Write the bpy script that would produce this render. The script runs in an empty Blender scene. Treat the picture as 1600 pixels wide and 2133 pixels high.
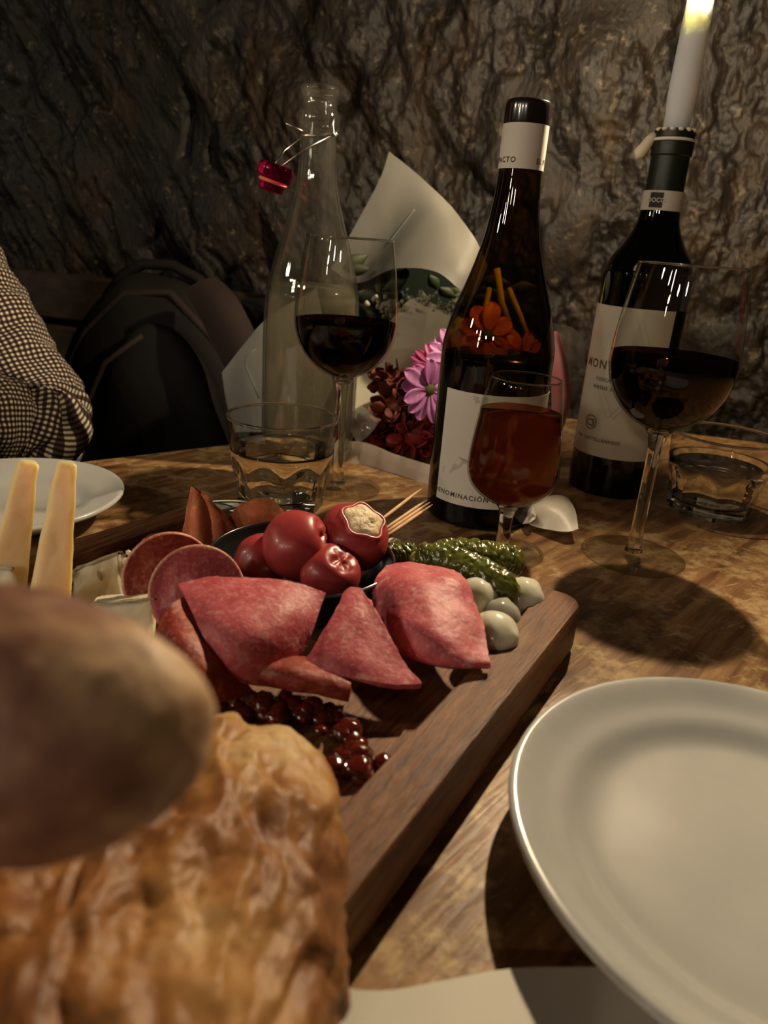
import bpy, bmesh, math, random
from mathutils import Vector, Matrix, noise
from math import sin, cos, pi, radians, sqrt, atan2

# ---------------------------------------------------------------- camera, world, exposure
sc = bpy.context.scene
COL = sc.collection
cd = bpy.data.cameras.new('camera')
cam = bpy.data.objects.new('camera', cd)
COL.objects.link(cam)
PITCH, ROLL = radians(20.74), radians(4.43)
F = Vector((0, cos(PITCH), -sin(PITCH)))
R0 = Vector((1, 0, 0))
U0 = R0.cross(F)
RR = cos(ROLL) * R0 + sin(ROLL) * U0
UU = -sin(ROLL) * R0 + cos(ROLL) * U0
M = Matrix((RR, UU, -F)).transposed().to_4x4()
M.translation = Vector((0, 0, .2085))
cam.matrix_world = M
cd.sensor_fit = 'HORIZONTAL'
cd.sensor_width = 36
cd.lens = 36 * 1520 / 1600
cd.clip_start = .01
cd.dof.use_dof = True
cd.dof.focus_distance = .47
cd.dof.aperture_fstop = 13
sc.camera = cam

w = bpy.data.worlds.new('world')
sc.world = w
w.use_nodes = True
bg = w.node_tree.nodes['Background']
bg.inputs[0].default_value = (1, .84, .64, 1)
bg.inputs[1].default_value = .02

def lamp(name, loc, power, size, color=(1, .84, .64)):
    d = bpy.data.lights.new(name, 'POINT')
    d.energy = power
    d.shadow_soft_size = size
    d.color = color
    o = bpy.data.objects.new(name, d)
    o.location = loc
    COL.objects.link(o)
    return o
# unseen lamps added for fill and glass highlights, behind and left of the photographer
for k, (dx, dz) in enumerate(((-.22, .05), (-.05, -.12), (.10, .10), (.22, -.06), (.02, .20))):
    lamp('unseen_fill_bulb', (-2.10 + dx, -1.25 + dx * .6, .88 + dz), 7.4, .05)
lamp('unseen_fill_lamp.001', (-1.75, .12, .78), 17, .06)
lamp('unseen_fill_lamp.002', (-1.60, -1.75, 1.00), 22, .06)
lamp('unseen_fill_lamp.003', (-.95, -2.20, 1.05), 24, .06)
lamp('unseen_fill_lamp.004', (-2.50, -1.00, 1.10), 14, .05)
FLAME = 8200

sc.view_settings.view_transform = 'Standard'
sc.view_settings.look = 'None'
sc.view_settings.gamma = 1
sc.view_settings.use_curve_mapping = False
sc.view_settings.exposure = 0
cy = sc.cycles
cy.use_denoising = True
cy.max_bounces = 14
cy.transmission_bounces = 12
cy.transparent_max_bounces = 24
cy.sample_clamp_indirect = 3
cy.sample_clamp_direct = 0

# ---------------------------------------------------------------- helpers: materials
def nn(nt, t, **kw):
    n = nt.nodes.new(t)
    for k, v in kw.items():
        if k.startswith('i_'):
            n.inputs[k[2:].replace('_', ' ')].default_value = v
        else:
            setattr(n, k, v)
    return n

def mat(name, col, rough=.5, spec=.5, metal=0, coat=0, sss=0, sssr=(1, .4, .2), sssc=.005,
        noise_cols=None, nscale=30, nstretch=(1, 1, 1), nrot=(0, 0, 0), bump=0, bscale=80, bstretch=None,
        trans=0, ior=1.45, coords='Object', detail=6, bdist=.002, rvar=0):
    """principled material; noise_cols = colour-ramp stops [(pos, rgb)] driven by stretched noise"""
    m = bpy.data.materials.new(name)
    m.use_nodes = True
    nt = m.node_tree
    b = nt.nodes['Principled BSDF']
    b.inputs['Base Color'].default_value = (*col, 1)
    b.inputs['Roughness'].default_value = rough
    b.inputs['Specular IOR Level'].default_value = spec
    b.inputs['Metallic'].default_value = metal
    b.inputs['Coat Weight'].default_value = coat
    b.inputs['Coat Roughness'].default_value = .08
    b.inputs['Transmission Weight'].default_value = trans
    b.inputs['IOR'].default_value = ior
    if sss:
        b.inputs['Subsurface Weight'].default_value = sss
        b.inputs['Subsurface Radius'].default_value = sssr
        b.inputs['Subsurface Scale'].default_value = sssc
    tc = nn(nt, 'ShaderNodeTexCoord')
    mp = nn(nt, 'ShaderNodeMapping')
    mp.inputs['Scale'].default_value = nstretch
    rt = nn(nt, 'ShaderNodeMapping')
    rt.inputs['Rotation'].default_value = nrot
    nt.links.new(tc.outputs[coords], rt.inputs[0])
    nt.links.new(rt.outputs[0], mp.inputs[0])
    if noise_cols:
        n = nn(nt, 'ShaderNodeTexNoise')
        n.inputs['Scale'].default_value = nscale
        n.inputs['Detail'].default_value = detail
        n.inputs['Roughness'].default_value = .65
        nt.links.new(mp.outputs[0], n.inputs['Vector'])
        r = nn(nt, 'ShaderNodeValToRGB')
        while len(r.color_ramp.elements) < len(noise_cols):
            r.color_ramp.elements.new(.5)
        for e, (p_, c_) in zip(r.color_ramp.elements, noise_cols):
            e.position = p_
            e.color = (*c_, 1)
        nt.links.new(n.outputs['Fac'], r.inputs[0])
        nt.links.new(r.outputs[0], b.inputs['Base Color'])
        if rvar:
            mr = nn(nt, 'ShaderNodeMapRange')
            mr.inputs['To Min'].default_value = max(0, rough - rvar)
            mr.inputs['To Max'].default_value = rough + rvar
            nt.links.new(n.outputs['Fac'], mr.inputs[0])
            nt.links.new(mr.outputs[0], b.inputs['Roughness'])
    if bump:
        n2 = nn(nt, 'ShaderNodeTexNoise')
        n2.inputs['Scale'].default_value = bscale
        n2.inputs['Detail'].default_value = 6
        mp2 = mp
        if bstretch:
            mp2 = nn(nt, 'ShaderNodeMapping')
            mp2.inputs['Scale'].default_value = bstretch
            nt.links.new(rt.outputs[0], mp2.inputs[0])
        nt.links.new(mp2.outputs[0], n2.inputs['Vector'])
        bn = nn(nt, 'ShaderNodeBump')
        bn.inputs['Strength'].default_value = bump
        bn.inputs['Distance'].default_value = bdist
        nt.links.new(n2.outputs['Fac'], bn.inputs['Height'])
        nt.links.new(bn.outputs[0], b.inputs['Normal'])
    return m

def thin_glass(name, tint=(.97, .97, .95), ior=1.5, rough=.015, haze=0, hazecol=(.6, .6, .55), edge=None):
    """thin-walled glass: see-through by transparency, reflecting by Fresnel; haze adds condensation"""
    m = bpy.data.materials.new(name)
    m.use_nodes = True
    nt = m.node_tree
    nt.nodes.clear()
    out = nn(nt, 'ShaderNodeOutputMaterial')
    tr = nn(nt, 'ShaderNodeBsdfTransparent')
    tr.inputs[0].default_value = (*tint, 1)
    if edge:
        lwf = nn(nt, 'ShaderNodeLayerWeight')
        lwf.inputs[0].default_value = .35
        mc = nn(nt, 'ShaderNodeMix', data_type='RGBA')
        mc.inputs['A'].default_value = (*tint, 1)
        mc.inputs['B'].default_value = (*edge, 1)
        nt.links.new(lwf.outputs['Facing'], mc.inputs['Factor'])
        nt.links.new(mc.outputs['Result'], tr.inputs[0])
    gl = nn(nt, 'ShaderNodeBsdfGlossy')
    gl.inputs['Roughness'].default_value = rough
    lw0 = nn(nt, 'ShaderNodeLayerWeight')
    lw0.inputs[0].default_value = .5
    pw = nn(nt, 'ShaderNodeMath', operation='POWER')
    pw.inputs[1].default_value = 4.0
    nt.links.new(lw0.outputs['Facing'], pw.inputs[0])
    lw = nn(nt, 'ShaderNodeMath', operation='MULTIPLY_ADD', use_clamp=True)
    lw.inputs[1].default_value = .8
    lw.inputs[2].default_value = ((ior - 1) / (ior + 1)) ** 2
    nt.links.new(pw.outputs[0], lw.inputs[0])
    base = tr
    if haze:
        df = nn(nt, 'ShaderNodeBsdfDiffuse')
        df.inputs[0].default_value = (*hazecol, 1)
        tl = nn(nt, 'ShaderNodeBsdfTranslucent')
        tl.inputs[0].default_value = (*hazecol, 1)
        ad = nn(nt, 'ShaderNodeMixShader')
        ad.inputs[0].default_value = .5
        nt.links.new(df.outputs[0], ad.inputs[1])
        nt.links.new(tl.outputs[0], ad.inputs[2])
        mh = nn(nt, 'ShaderNodeMixShader')
        tc = nn(nt, 'ShaderNodeTexCoord')
        nz = nn(nt, 'ShaderNodeTexNoise')
        nz.inputs['Scale'].default_value = 45
        nz.inputs['Detail'].default_value = 5
        nt.links.new(tc.outputs['Object'], nz.inputs['Vector'])
        mr = nn(nt, 'ShaderNodeMapRange')
        mr.inputs['From Min'].default_value = .3
        mr.inputs['From Max'].default_value = .7
        mr.inputs['To Min'].default_value = haze * .45
        mr.inputs['To Max'].default_value = haze * 1.4
        nt.links.new(nz.outputs['Fac'], mr.inputs[0])
        nt.links.new(mr.outputs[0], mh.inputs[0])
        nt.links.new(tr.outputs[0], mh.inputs[1])
        nt.links.new(ad.outputs[0], mh.inputs[2])
        base = mh
    mx = nn(nt, 'ShaderNodeMixShader')
    nt.links.new(lw.outputs[0], mx.inputs[0])
    nt.links.new(base.outputs[0], mx.inputs[1])
    nt.links.new(gl.outputs[0], mx.inputs[2])
    nt.links.new(mx.outputs[0], out.inputs[0])
    return m

def real_glass(name, col=(1, 1, 1), ior=1.5, rough=0, clear=0):
    m = bpy.data.materials.new(name)
    m.use_nodes = True
    nt = m.node_tree
    nt.nodes.clear()
    out = nn(nt, 'ShaderNodeOutputMaterial')
    g = nn(nt, 'ShaderNodeBsdfGlass')
    g.inputs['Color'].default_value = (*col, 1)
    g.inputs['IOR'].default_value = ior
    g.inputs['Roughness'].default_value = rough
    if clear:      # share of light passing straight through the thin wall
        tr = nn(nt, 'ShaderNodeBsdfTransparent')
        tr.inputs[0].default_value = (*col, 1)
        mx = nn(nt, 'ShaderNodeMixShader')
        mx.inputs[0].default_value = clear
        nt.links.new(g.outputs[0], mx.inputs[1])
        nt.links.new(tr.outputs[0], mx.inputs[2])
        nt.links.new(mx.outputs[0], out.inputs[0])
    else:
        nt.links.new(g.outputs[0], out.inputs[0])
    return m

def emit(name, col, s):
    m = bpy.data.materials.new(name)
    m.use_nodes = True
    nt = m.node_tree
    nt.nodes.clear()
    out = nn(nt, 'ShaderNodeOutputMaterial')
    e = nn(nt, 'ShaderNodeEmission')
    e.inputs[0].default_value = (*col, 1)
    e.inputs[1].default_value = s
    nt.links.new(e.outputs[0], out.inputs[0])
    return m

# ---------------------------------------------------------------- helpers: geometry (all return (verts, faces))
def lathe(prof, n=48, a0=0, a1=2 * pi):
    full = abs(a1 - a0 - 2 * pi) < 1e-6
    V, Fc, rings = [], [], []
    cols = n if full else n + 1
    for r, z in prof:
        if r < 1e-6 and full:
            rings.append([len(V)])
            V.append((0, 0, z))
        else:
            rings.append(list(range(len(V), len(V) + cols)))
            for i in range(cols):
                a = a0 + (a1 - a0) * i / n
                V.append((r * cos(a), r * sin(a), z))
    for A, B in zip(rings, rings[1:]):
        if len(A) == 1 and len(B) == 1:
            continue
        for i in range(n):
            j = (i + 1) % cols
            if len(A) == 1:
                Fc.append((A[0], B[j], B[i]))
            elif len(B) == 1:
                Fc.append((A[i], A[j], B[0]))
            else:
                Fc.append((A[i], A[j], B[j], B[i]))
    return V, Fc

def smooth_prof(pts, k=6):
    """Catmull-Rom through profile points"""
    out = []
    P = [Vector(p) for p in pts]
    for i in range(len(P) - 1):
        p0, p1, p2, p3 = P[max(i - 1, 0)], P[i], P[i + 1], P[min(i + 2, len(P) - 1)]
        for j in range(k):
            t = j / k
            q = .5 * (2 * p1 + (p2 - p0) * t + (2 * p0 - 5 * p1 + 4 * p2 - p3) * t * t + (3 * p1 - p0 - 3 * p2 + p3) * t ** 3)
            out.append(tuple(q))
    out.append(tuple(P[-1]))
    return out

def tube(path, rad, n=10, caps=True):
    P = [Vector(p) for p in path]
    rads = rad if isinstance(rad, (list, tuple)) else [rad] * len(P)
    V, Fc = [], []
    t0 = (P[1] - P[0]).normalized()
    up = Vector((0, 0, 1)) if abs(t0.z) < .9 else Vector((1, 0, 0))
    s = t0.cross(up).normalized()
    for i, p in enumerate(P):
        t = (P[min(i + 1, len(P) - 1)] - P[max(i - 1, 0)]).normalized()
        s = (s - t * s.dot(t)).normalized()
        b = t.cross(s)
        for k in range(n):
            a = 2 * pi * k / n
            V.append(tuple(p + (s * cos(a) + b * sin(a)) * rads[i]))
    for i in range(len(P) - 1):
        for k in range(n):
            k2 = (k + 1) % n
            Fc.append((i * n + k, i * n + k2, (i + 1) * n + k2, (i + 1) * n + k))
    if caps:
        Fc.append(tuple(range(n))[::-1])
        Fc.append(tuple(range((len(P) - 1) * n, len(P) * n)))
    return V, Fc

def crom(P, t):
    n = len(P) - 1
    x = min(max(t * n, 0), n - 1e-6)
    i = int(x)
    u = x - i
    p1, p2 = P[i], P[i + 1]
    p0 = P[i - 1] if i > 0 else 2 * p1 - p2
    p3 = P[i + 2] if i + 2 <= n else 2 * p2 - p1
    return .5 * (2 * p1 + (p2 - p0) * u + (2 * p0 - 5 * p1 + 4 * p2 - p3) * u * u + (3 * p1 - p0 - 3 * p2 + p3) * u ** 3)

def surf(ctrl, nu=24, nv=24, thick=.0004, namp=0, nsc=40, seed=0, edge_jit=0):
    """thick sheet through a grid of control points (rows of 3D points)"""
    C = [[Vector(p) for p in row] for row in ctrl]
    G = []
    for i in range(nu + 1):
        rowp = [crom([r_[k] for r_ in C], i / nu) for k in range(len(C[0]))]
        G.append([crom(rowp, j / nv) for j in range(nv + 1)])
    N = [[None] * (nv + 1) for _ in range(nu + 1)]
    for i in range(nu + 1):
        for j in range(nv + 1):
            du = G[min(i + 1, nu)][j] - G[max(i - 1, 0)][j]
            dv = G[i][min(j + 1, nv)] - G[i][max(j - 1, 0)]
            nrm = du.cross(dv)
            if nrm.length < 1e-12:
                nrm = Vector((0, 0, 1))
            N[i][j] = nrm.normalized()
    V, Fc, UV = [], [], []
    W = nv + 1
    off = Vector((seed * 7.3, seed * 3.1, seed * 1.7))
    for side in (1, -1):
        for i in range(nu + 1):
            for j in range(nv + 1):
                p = G[i][j]
                d = namp * noise.fractal(p * nsc + off, 1, 2, 4) if namp else 0
                q = p + N[i][j] * (d + side * thick / 2)
                if edge_jit and (i in (0, nu) or j in (0, nv)):
                    q = q + edge_jit * noise.noise_vector(p * nsc * 6 + off)
                V.append(tuple(q))
                UV.append((i / nu, j / nv))
    o = W * (nu + 1)
    for i in range(nu):
        for j in range(nv):
            a, b, c, d = i * W + j, (i + 1) * W + j, (i + 1) * W + j + 1, i * W + j + 1
            Fc.append((a, b, c, d))
            Fc.append((o + d, o + c, o + b, o + a))
    for i in range(nu):
        a, b = i * W, (i + 1) * W
        Fc.append((a, o + a, o + b, b))
        a, b = i * W + nv, (i + 1) * W + nv
        Fc.append((b, o + b, o + a, a))
    for j in range(nv):
        a, b = j, j + 1
        Fc.append((b, o + b, o + a, a))
        a, b = nu * W + j, nu * W + j + 1
        Fc.append((a, o + a, o + b, b))
    return V, Fc, UV

def ball(fn, nu=32, nv=20):
    """closed surface p = fn(direction, theta, phi)"""
    V, Fc = [], []
    V.append(tuple(fn(Vector((0, 0, 1)))))
    for i in range(1, nv):
        th = pi * i / nv
        for k in range(nu):
            ph = 2 * pi * k / nu
            V.append(tuple(fn(Vector((sin(th) * cos(ph), sin(th) * sin(ph), cos(th))))))
    V.append(tuple(fn(Vector((0, 0, -1)))))
    for k in range(nu):
        Fc.append((0, 1 + k, 1 + (k + 1) % nu))
    for i in range(nv - 2):
        for k in range(nu):
            a = 1 + i * nu
            Fc.append((a + k, a + nu + k, a + nu + (k + 1) % nu, a + (k + 1) % nu))
    a = 1 + (nv - 2) * nu
    for k in range(nu):
        Fc.append((a + k, len(V) - 1, a + (k + 1) % nu))
    return V, Fc

def rloop(corners, inset, rad, k=6):
    """rounded polygon loop (ccw corners) inset by a distance"""
    n = len(corners)
    C = [Vector(c).to_2d() for c in corners]
    lines = []
    for i in range(n):
        d = (C[(i + 1) % n] - C[i]).normalized()
        nm = Vector((-d.y, d.x))
        lines.append((C[i] + nm * inset, d, nm))
    out = []
    for i in range(n):
        p1, d1, n1 = lines[i - 1]
        p2, d2, n2 = lines[i]
        det = d1.x * -d2.y + d2.x * d1.y
        r_ = p2 - p1
        t = (r_.x * -d2.y + d2.x * r_.y) / det
        X = p1 + d1 * t
        rr = max(rad - inset, .004) if inset < .02 else max(rad * .8, .006)
        half = d1.angle(d2) / 2
        cen = X + (n1 + n2).normalized() * (rr / cos(half))
        a1, a2 = atan2(-n1.y, -n1.x), atan2(-n2.y, -n2.x)
        while a2 < a1:
            a2 += 2 * pi
        for j in range(k + 1):
            a = a1 + (a2 - a1) * j / k
            out.append((cen.x + rr * cos(a), cen.y + rr * sin(a)))
    return out

def loops(loopz, cap0=True, cap1=True):
    V, Fc = [], []
    n = len(loopz[0][0])
    for lp, z in loopz:
        V += [(x, y, z) for x, y in lp]
    for i in range(len(loopz) - 1):
        for k in range(n):
            k2 = (k + 1) % n
            Fc.append((i * n + k, i * n + k2, (i + 1) * n + k2, (i + 1) * n + k))
    if cap0:
        Fc.append(tuple(range(n))[::-1])
    if cap1:
        Fc.append(tuple(range((len(loopz) - 1) * n, len(loopz) * n)))
    return V, Fc

def box(x0, x1, y0, y1, z0, z1, b=.003):
    c = [(x0, y0), (x1, y0), (x1, y1), (x0, y1)]
    return loops([(rloop(c, b, b * 2, 3), z0), (rloop(c, 0, b * 2, 3), z0 + b), (rloop(c, 0, b * 2, 3), z1 - b), (rloop(c, b, b * 2, 3), z1)])

def xf(VF, Mx):
    return ([tuple(Mx @ Vector(v)) for v in VF[0]], VF[1]) + tuple(VF[2:])

def join(*vfs):
    V, Fc = [], []
    for vf in vfs:
        o = len(V)
        V += list(vf[0])
        Fc += [tuple(i + o for i in f) for f in vf[1]]
    return V, Fc

def ob(name, VF, m, parent=None, smooth=True, sub=0, recalc=True, angle=None):
    """ONE mesh object; verts are given in world metres and stored relative to the parent's base"""
    me = bpy.data.meshes.new(name)
    off = Vector(parent['_b']) if parent is not None and '_b' in parent else Vector((0, 0, 0))
    me.from_pydata([tuple(Vector(v) - off) for v in VF[0]], [], VF[1])
    if len(VF) > 2:
        uvl = me.uv_layers.new(name='uv')
        for l in me.loops:
            uvl.data[l.index].uv = VF[2][l.vertex_index]
    if recalc:
        bm = bmesh.new()
        bm.from_mesh(me)
        bmesh.ops.recalc_face_normals(bm, faces=bm.faces)
        bm.to_mesh(me)
        bm.free()
    if smooth:
        me.polygons.foreach_set('use_smooth', [True] * len(me.polygons))
        if angle:
            me.set_sharp_from_angle(angle=radians(angle))
    me.materials.append(m)
    o = bpy.data.objects.new(name, me)
    COL.objects.link(o)
    if parent is not None:
        o.parent = parent
        o['_b'] = tuple(off)
    if sub:
        md = o.modifiers.new('sub', 'SUBSURF')
        md.levels = md.render_levels = sub
    return o

def tag(o, label, cat, group=None, kind=None):
    o['label'] = label
    o['category'] = cat
    if group:
        o['group'] = group
    if kind:
        o['kind'] = kind
    return o

def thing(name, label, cat, base, group=None):
    o = bpy.data.objects.new(name, None)
    o.empty_display_size = .02
    COL.objects.link(o)
    o.location = base
    o['_b'] = tuple(base)
    return tag(o, label, cat, group)

def single(name, VF, m, label, cat, base=None, group=None, **kw):
    """a thing that is one mesh, its origin at its base"""
    if base is None:
        xs, ys, zs = zip(*VF[0])
        base = ((min(xs) + max(xs)) / 2, (min(ys) + max(ys)) / 2, min(zs))
    b = Vector(base)
    VF2 = ([tuple(Vector(v) - b) for v in VF[0]],) + tuple(VF[1:])
    o = ob(name, VF2, m, None, **kw)
    o.location = base
    o['_b'] = tuple(base)
    return tag(o, label, cat, group)

def T(x, y, z=0):
    return Matrix.Translation((x, y, z))

def Rz(a):
    return Matrix.Rotation(a, 4, 'Z')

def Rx(a):
    return Matrix.Rotation(a, 4, 'X')

def Ry(a):
    return Matrix.Rotation(a, 4, 'Y')

def align(d):
    return Vector((0, 0, 1)).rotation_difference(Vector(d).normalized()).to_matrix().to_4x4()

def text_vf(s, size, wide=1.0):
    """flat text outline as a mesh: x along the line, z up, centred"""
    cu = bpy.data.curves.new('t', 'FONT')
    cu.body = s
    cu.size = size
    cu.align_x = 'CENTER'
    cu.resolution_u = 3
    cu.offset = size * .022
    cu.space_character = wide
    o = bpy.data.objects.new('t', cu)
    COL.objects.link(o)
    dg = bpy.context.evaluated_depsgraph_get()
    me = o.evaluated_get(dg).to_mesh()
    V = [(v.co.x, 0, v.co.y) for v in me.vertices]
    Fc = [tuple(p.vertices) for p in me.polygons]
    bpy.data.objects.remove(o)
    bpy.data.curves.remove(cu)
    return V, Fc

def wrap(VF, r, ang, z, c):
    """bend flat print round a cylinder of radius r about the axis through c"""
    V = []
    for x, y, zz in VF[0]:
        a = ang + x / r
        V.append((c[0] + r * cos(a), c[1] + r * sin(a), z + zz))
    return V, VF[1]

def band(r, a0, a1, z0, z1, c, n=32, r1=None, t=.0003):
    """curved label of real thickness on a cylinder"""
    V, Fc = [], []
    r1 = r if r1 is None else r1
    for rr, zz in ((r, z0), (r1, z1), (r1 + t, z1), (r + t, z0)):
        for i in range(n + 1):
            a = a0 + (a1 - a0) * i / n
            V.append((c[0] + rr * cos(a), c[1] + rr * sin(a), zz))
    W = n + 1
    for k in range(4):
        k2 = (k + 1) % 4
        for i in range(n):
            Fc.append((k * W + i, k * W + i + 1, k2 * W + i + 1, k2 * W + i))
    Fc.append((0, W, 2 * W, 3 * W))
    Fc.append((n, 3 * W + n, 2 * W + n, W + n))
    return V, Fc

def at_base(VF, c):
    return xf(VF, T(*c))

rnd = random.Random(7)

# ---------------------------------------------------------------- materials
def wood_mat(name, cols, rot, grain=(6, 90, 90), sc_=1.0, rough=.45, bump=.35, scuff=None):
    m = mat(name, (.2, .1, .05), rough, noise_cols=cols, nscale=sc_, nstretch=grain, nrot=(0, 0, rot),
            bump=bump, bscale=1.6, bstretch=(grain[0] * 2.5, grain[1] * 2.5, grain[2] * 2.5), detail=8, bdist=.0012, rvar=.12)
    if scuff:
        nt = m.node_tree
        b = nt.nodes['Principled BSDF']
        src = b.inputs['Base Color'].links[0].from_socket
        tc = nn(nt, 'ShaderNodeTexCoord')
        n = nn(nt, 'ShaderNodeTexNoise')
        n.inputs['Scale'].default_value = scuff[0]
        n.inputs['Detail'].default_value = 9
        n.inputs['Roughness'].default_value = .72
        nt.links.new(tc.outputs['Object'], n.inputs['Vector'])
        r = nn(nt, 'ShaderNodeValToRGB')
        r.color_ramp.elements[0].position = scuff[1]
        r.color_ramp.elements[1].position = scuff[2]
        nt.links.new(n.outputs['Fac'], r.inputs[0])
        mx = nn(nt, 'ShaderNodeMix', data_type='RGBA')
        nt.links.new(r.outputs[0], mx.inputs['Factor'])
        nt.links.new(src, mx.inputs['A'])
        mx.inputs['B'].default_value = (*scuff[3], 1)
        # fine pale scratches over the varnish
        mp = nn(nt, 'ShaderNodeMapping')
        mp.inputs['Scale'].default_value = (30, 300, 200)
        rt = nn(nt, 'ShaderNodeMapping')
        rt.inputs['Rotation'].default_value = (0, 0, rot + .35)
        nt.links.new(tc.outputs['Object'], rt.inputs[0])
        nt.links.new(rt.outputs[0], mp.inputs[0])
        n3 = nn(nt, 'ShaderNodeTexNoise')
        n3.inputs['Scale'].default_value = 1
        n3.inputs['Detail'].default_value = 3
        nt.links.new(mp.outputs[0], n3.inputs['Vector'])
        r3 = nn(nt, 'ShaderNodeValToRGB')
        r3.color_ramp.elements[0].position = .62
        r3.color_ramp.elements[1].position = .74
        nt.links.new(n3.outputs['Fac'], r3.inputs[0])
        mu = nn(nt, 'ShaderNodeMath', operation='MULTIPLY')
        mu.inputs[1].default_value = .55
        nt.links.new(r3.outputs[0], mu.inputs[0])
        mx2 = nn(nt, 'ShaderNodeMix', data_type='RGBA')
        nt.links.new(mu.outputs[0], mx2.inputs['Factor'])
        nt.links.new(mx.outputs['Result'], mx2.inputs['A'])
        mx2.inputs['B'].default_value = (*scuff[4], 1)
        nt.links.new(mx2.outputs['Result'], b.inputs['Base Color'])
    return m

m_table = wood_mat('worn_table_wood', [(.25, (.07, .030, .011)), (.42, (.17, .078, .028)), (.56, (.30, .155, .058)), (.75, (.48, .29, .13))],
                   radians(-50), (9, 90, 60), 1.2, .42, .5, (46, .50, .60, (.46, .31, .145), (.66, .50, .30)))
m_board = wood_mat('acacia_board_wood', [(.32, (.045, .016, .007)), (.44, (.15, .060, .023)), (.58, (.23, .100, .040)), (.75, (.36, .18, .082))],
                   radians(-60.6), (30, 330, 200), 1.0, .5, .8)
m_bench = wood_mat('dark_bench_wood', [(.3, (.012, .008, .005)), (.7, (.035, .022, .013))], radians(-16), (4, 60, 60), 1.0, .5, .3)
def wall_mat():
    m = mat('rough_stone', (.1, .08, .06), .62, .3,
            noise_cols=[(.32, (.0012, .0008, .0003)), (.44, (.0030, .0020, .0007)), (.55, (.0062, .0041, .0015)), (.66, (.0125, .0086, .0038)), (.80, (.055, .041, .022))],
            nscale=15, nstretch=(1.5, 1.5, .8), bump=.7, bscale=110, detail=12, bdist=.004, rvar=.15)
    nt = m.node_tree
    b = nt.nodes['Principled BSDF']
    src = b.inputs['Base Color'].links[0].from_socket
    tc = nn(nt, 'ShaderNodeTexCoord')
    n = nn(nt, 'ShaderNodeTexNoise')
    n.inputs['Scale'].default_value = 3.4
    n.inputs['Detail'].default_value = 7
    n.inputs['Distortion'].default_value = .15
    nt.links.new(tc.outputs['Object'], n.inputs['Vector'])
    r = nn(nt, 'ShaderNodeValToRGB')
    r.color_ramp.elements[0].position, r.color_ramp.elements[0].color = .38, (.34, .34, .24, 1)
    r.color_ramp.elements[1].position, r.color_ramp.elements[1].color = .62, (1.55, 1.15, .66, 1)
    nt.links.new(n.outputs['Fac'], r.inputs[0])
    mx = nn(nt, 'ShaderNodeMix', data_type='RGBA', blend_type='MULTIPLY')
    mx.inputs['Factor'].default_value = 1
    nt.links.new(src, mx.inputs['A'])
    nt.links.new(r.outputs[0], mx.inputs['B'])
    # pale lime flecks
    n2 = nn(nt, 'ShaderNodeTexNoise')
    n2.inputs['Scale'].default_value = 55
    n2.inputs['Detail'].default_value = 8
    n2.inputs['Roughness'].default_value = .7
    nt.links.new(tc.outputs['Object'], n2.inputs['Vector'])
    r2 = nn(nt, 'ShaderNodeValToRGB')
    r2.color_ramp.elements[0].position, r2.color_ramp.elements[1].position = .58, .72
    nt.links.new(n2.outputs['Fac'], r2.inputs[0])
    mx2 = nn(nt, 'ShaderNodeMix', data_type='RGBA')
    nt.links.new(r2.outputs[0], mx2.inputs['Factor'])
    nt.links.new(mx.outputs['Result'], mx2.inputs['A'])
    mx2.inputs['B'].default_value = (.080, .062, .038, 1)
    nt.links.new(mx2.outputs['Result'], b.inputs['Base Color'])
    return m
m_wall = wall_mat()
m_floor = mat('dark_stone_floor', (.05, .04, .03), .7, noise_cols=[(.3, (.03, .025, .02)), (.7, (.08, .065, .05))], nscale=6, bump=.4)

# ---------------------------------------------------------------- setting: wall, floor
WA, WB = Vector((1.45, .70, 0)), Vector((-1.75, 1.62, 0))
wd = (WB - WA)
wlen = wd.length
wd.normalize()
wn = Vector((wd.y, -wd.x, 0))
if wn.y > 0:
    wn = -wn
def sstep(x, a, b):
    t = min(max((x - a) / (b - a), 0), 1)
    return t * t * (3 - 2 * t)
def wall_disp(s, z):
    q = Vector((s, z, 0))
    # chisel streaks run steeply down to the right as seen from the table
    ca, sa = cos(radians(33)), sin(radians(33))
    along = -z * ca + (-s) * sa
    across = (-s) * ca + z * sa
    wgt = sstep(s, 1.15, 1.75)
    st = noise.fractal(Vector((across * 14, along * 1.7, 3.3)), .9, 2, 6)
    lump = noise.fractal(q * 5.0 + Vector((2.1, 5.2, 0)), 1, 2, 3)
    wq = q + .03 * noise.noise_vector(q * 9)
    patch = noise.fractal(Vector((wq.x * 6.5, wq.y * 4.6, 8.2)), 1, 2, 4)     # smooth remains of plaster
    pm = sstep(patch, .06, .22)
    rough = noise.fractal(Vector((s * 42, z * 23, 4)), .75, 2, 6)
    grit = noise.hetero_terrain(Vector((s * 70, z * 45, 1)), .9, 2, 4, .6)
    pit = min(0, noise.noise(Vector((s * 13, z * 9, 2))) + .30)
    return (.024 * lump + .015 * st * (.18 + .9 * wgt) * (1 - .6 * pm) + .006 * pm
            + (1 - pm) * (.0085 * rough + .0016 * grit) * (1 - .55 * wgt) + .04 * pit * (1 - .5 * pm) + .0012 * rough * pm)
def spread(n, lo, hi, f0, f1, share):
    """grid lines packed between f0 and f1 (the part of the wall in view)"""
    m_ = int(n * share)
    k0 = max(4, int((n - m_) * (f0 - lo) / (f0 - lo + hi - f1)))
    k1 = n - m_ - k0
    return [lo + (f0 - lo) * i / k0 for i in range(k0)] + [f0 + (f1 - f0) * i / m_ for i in range(m_)] + [f1 + (hi - f1) * i / k1 for i in range(k1 + 1)]
NX, NZ = 640, 400
SX = spread(NX, 0, wlen, .75, 2.35, .88)
SZ = spread(NZ, -.75, 1.55, -.10, .66, .85)
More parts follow.
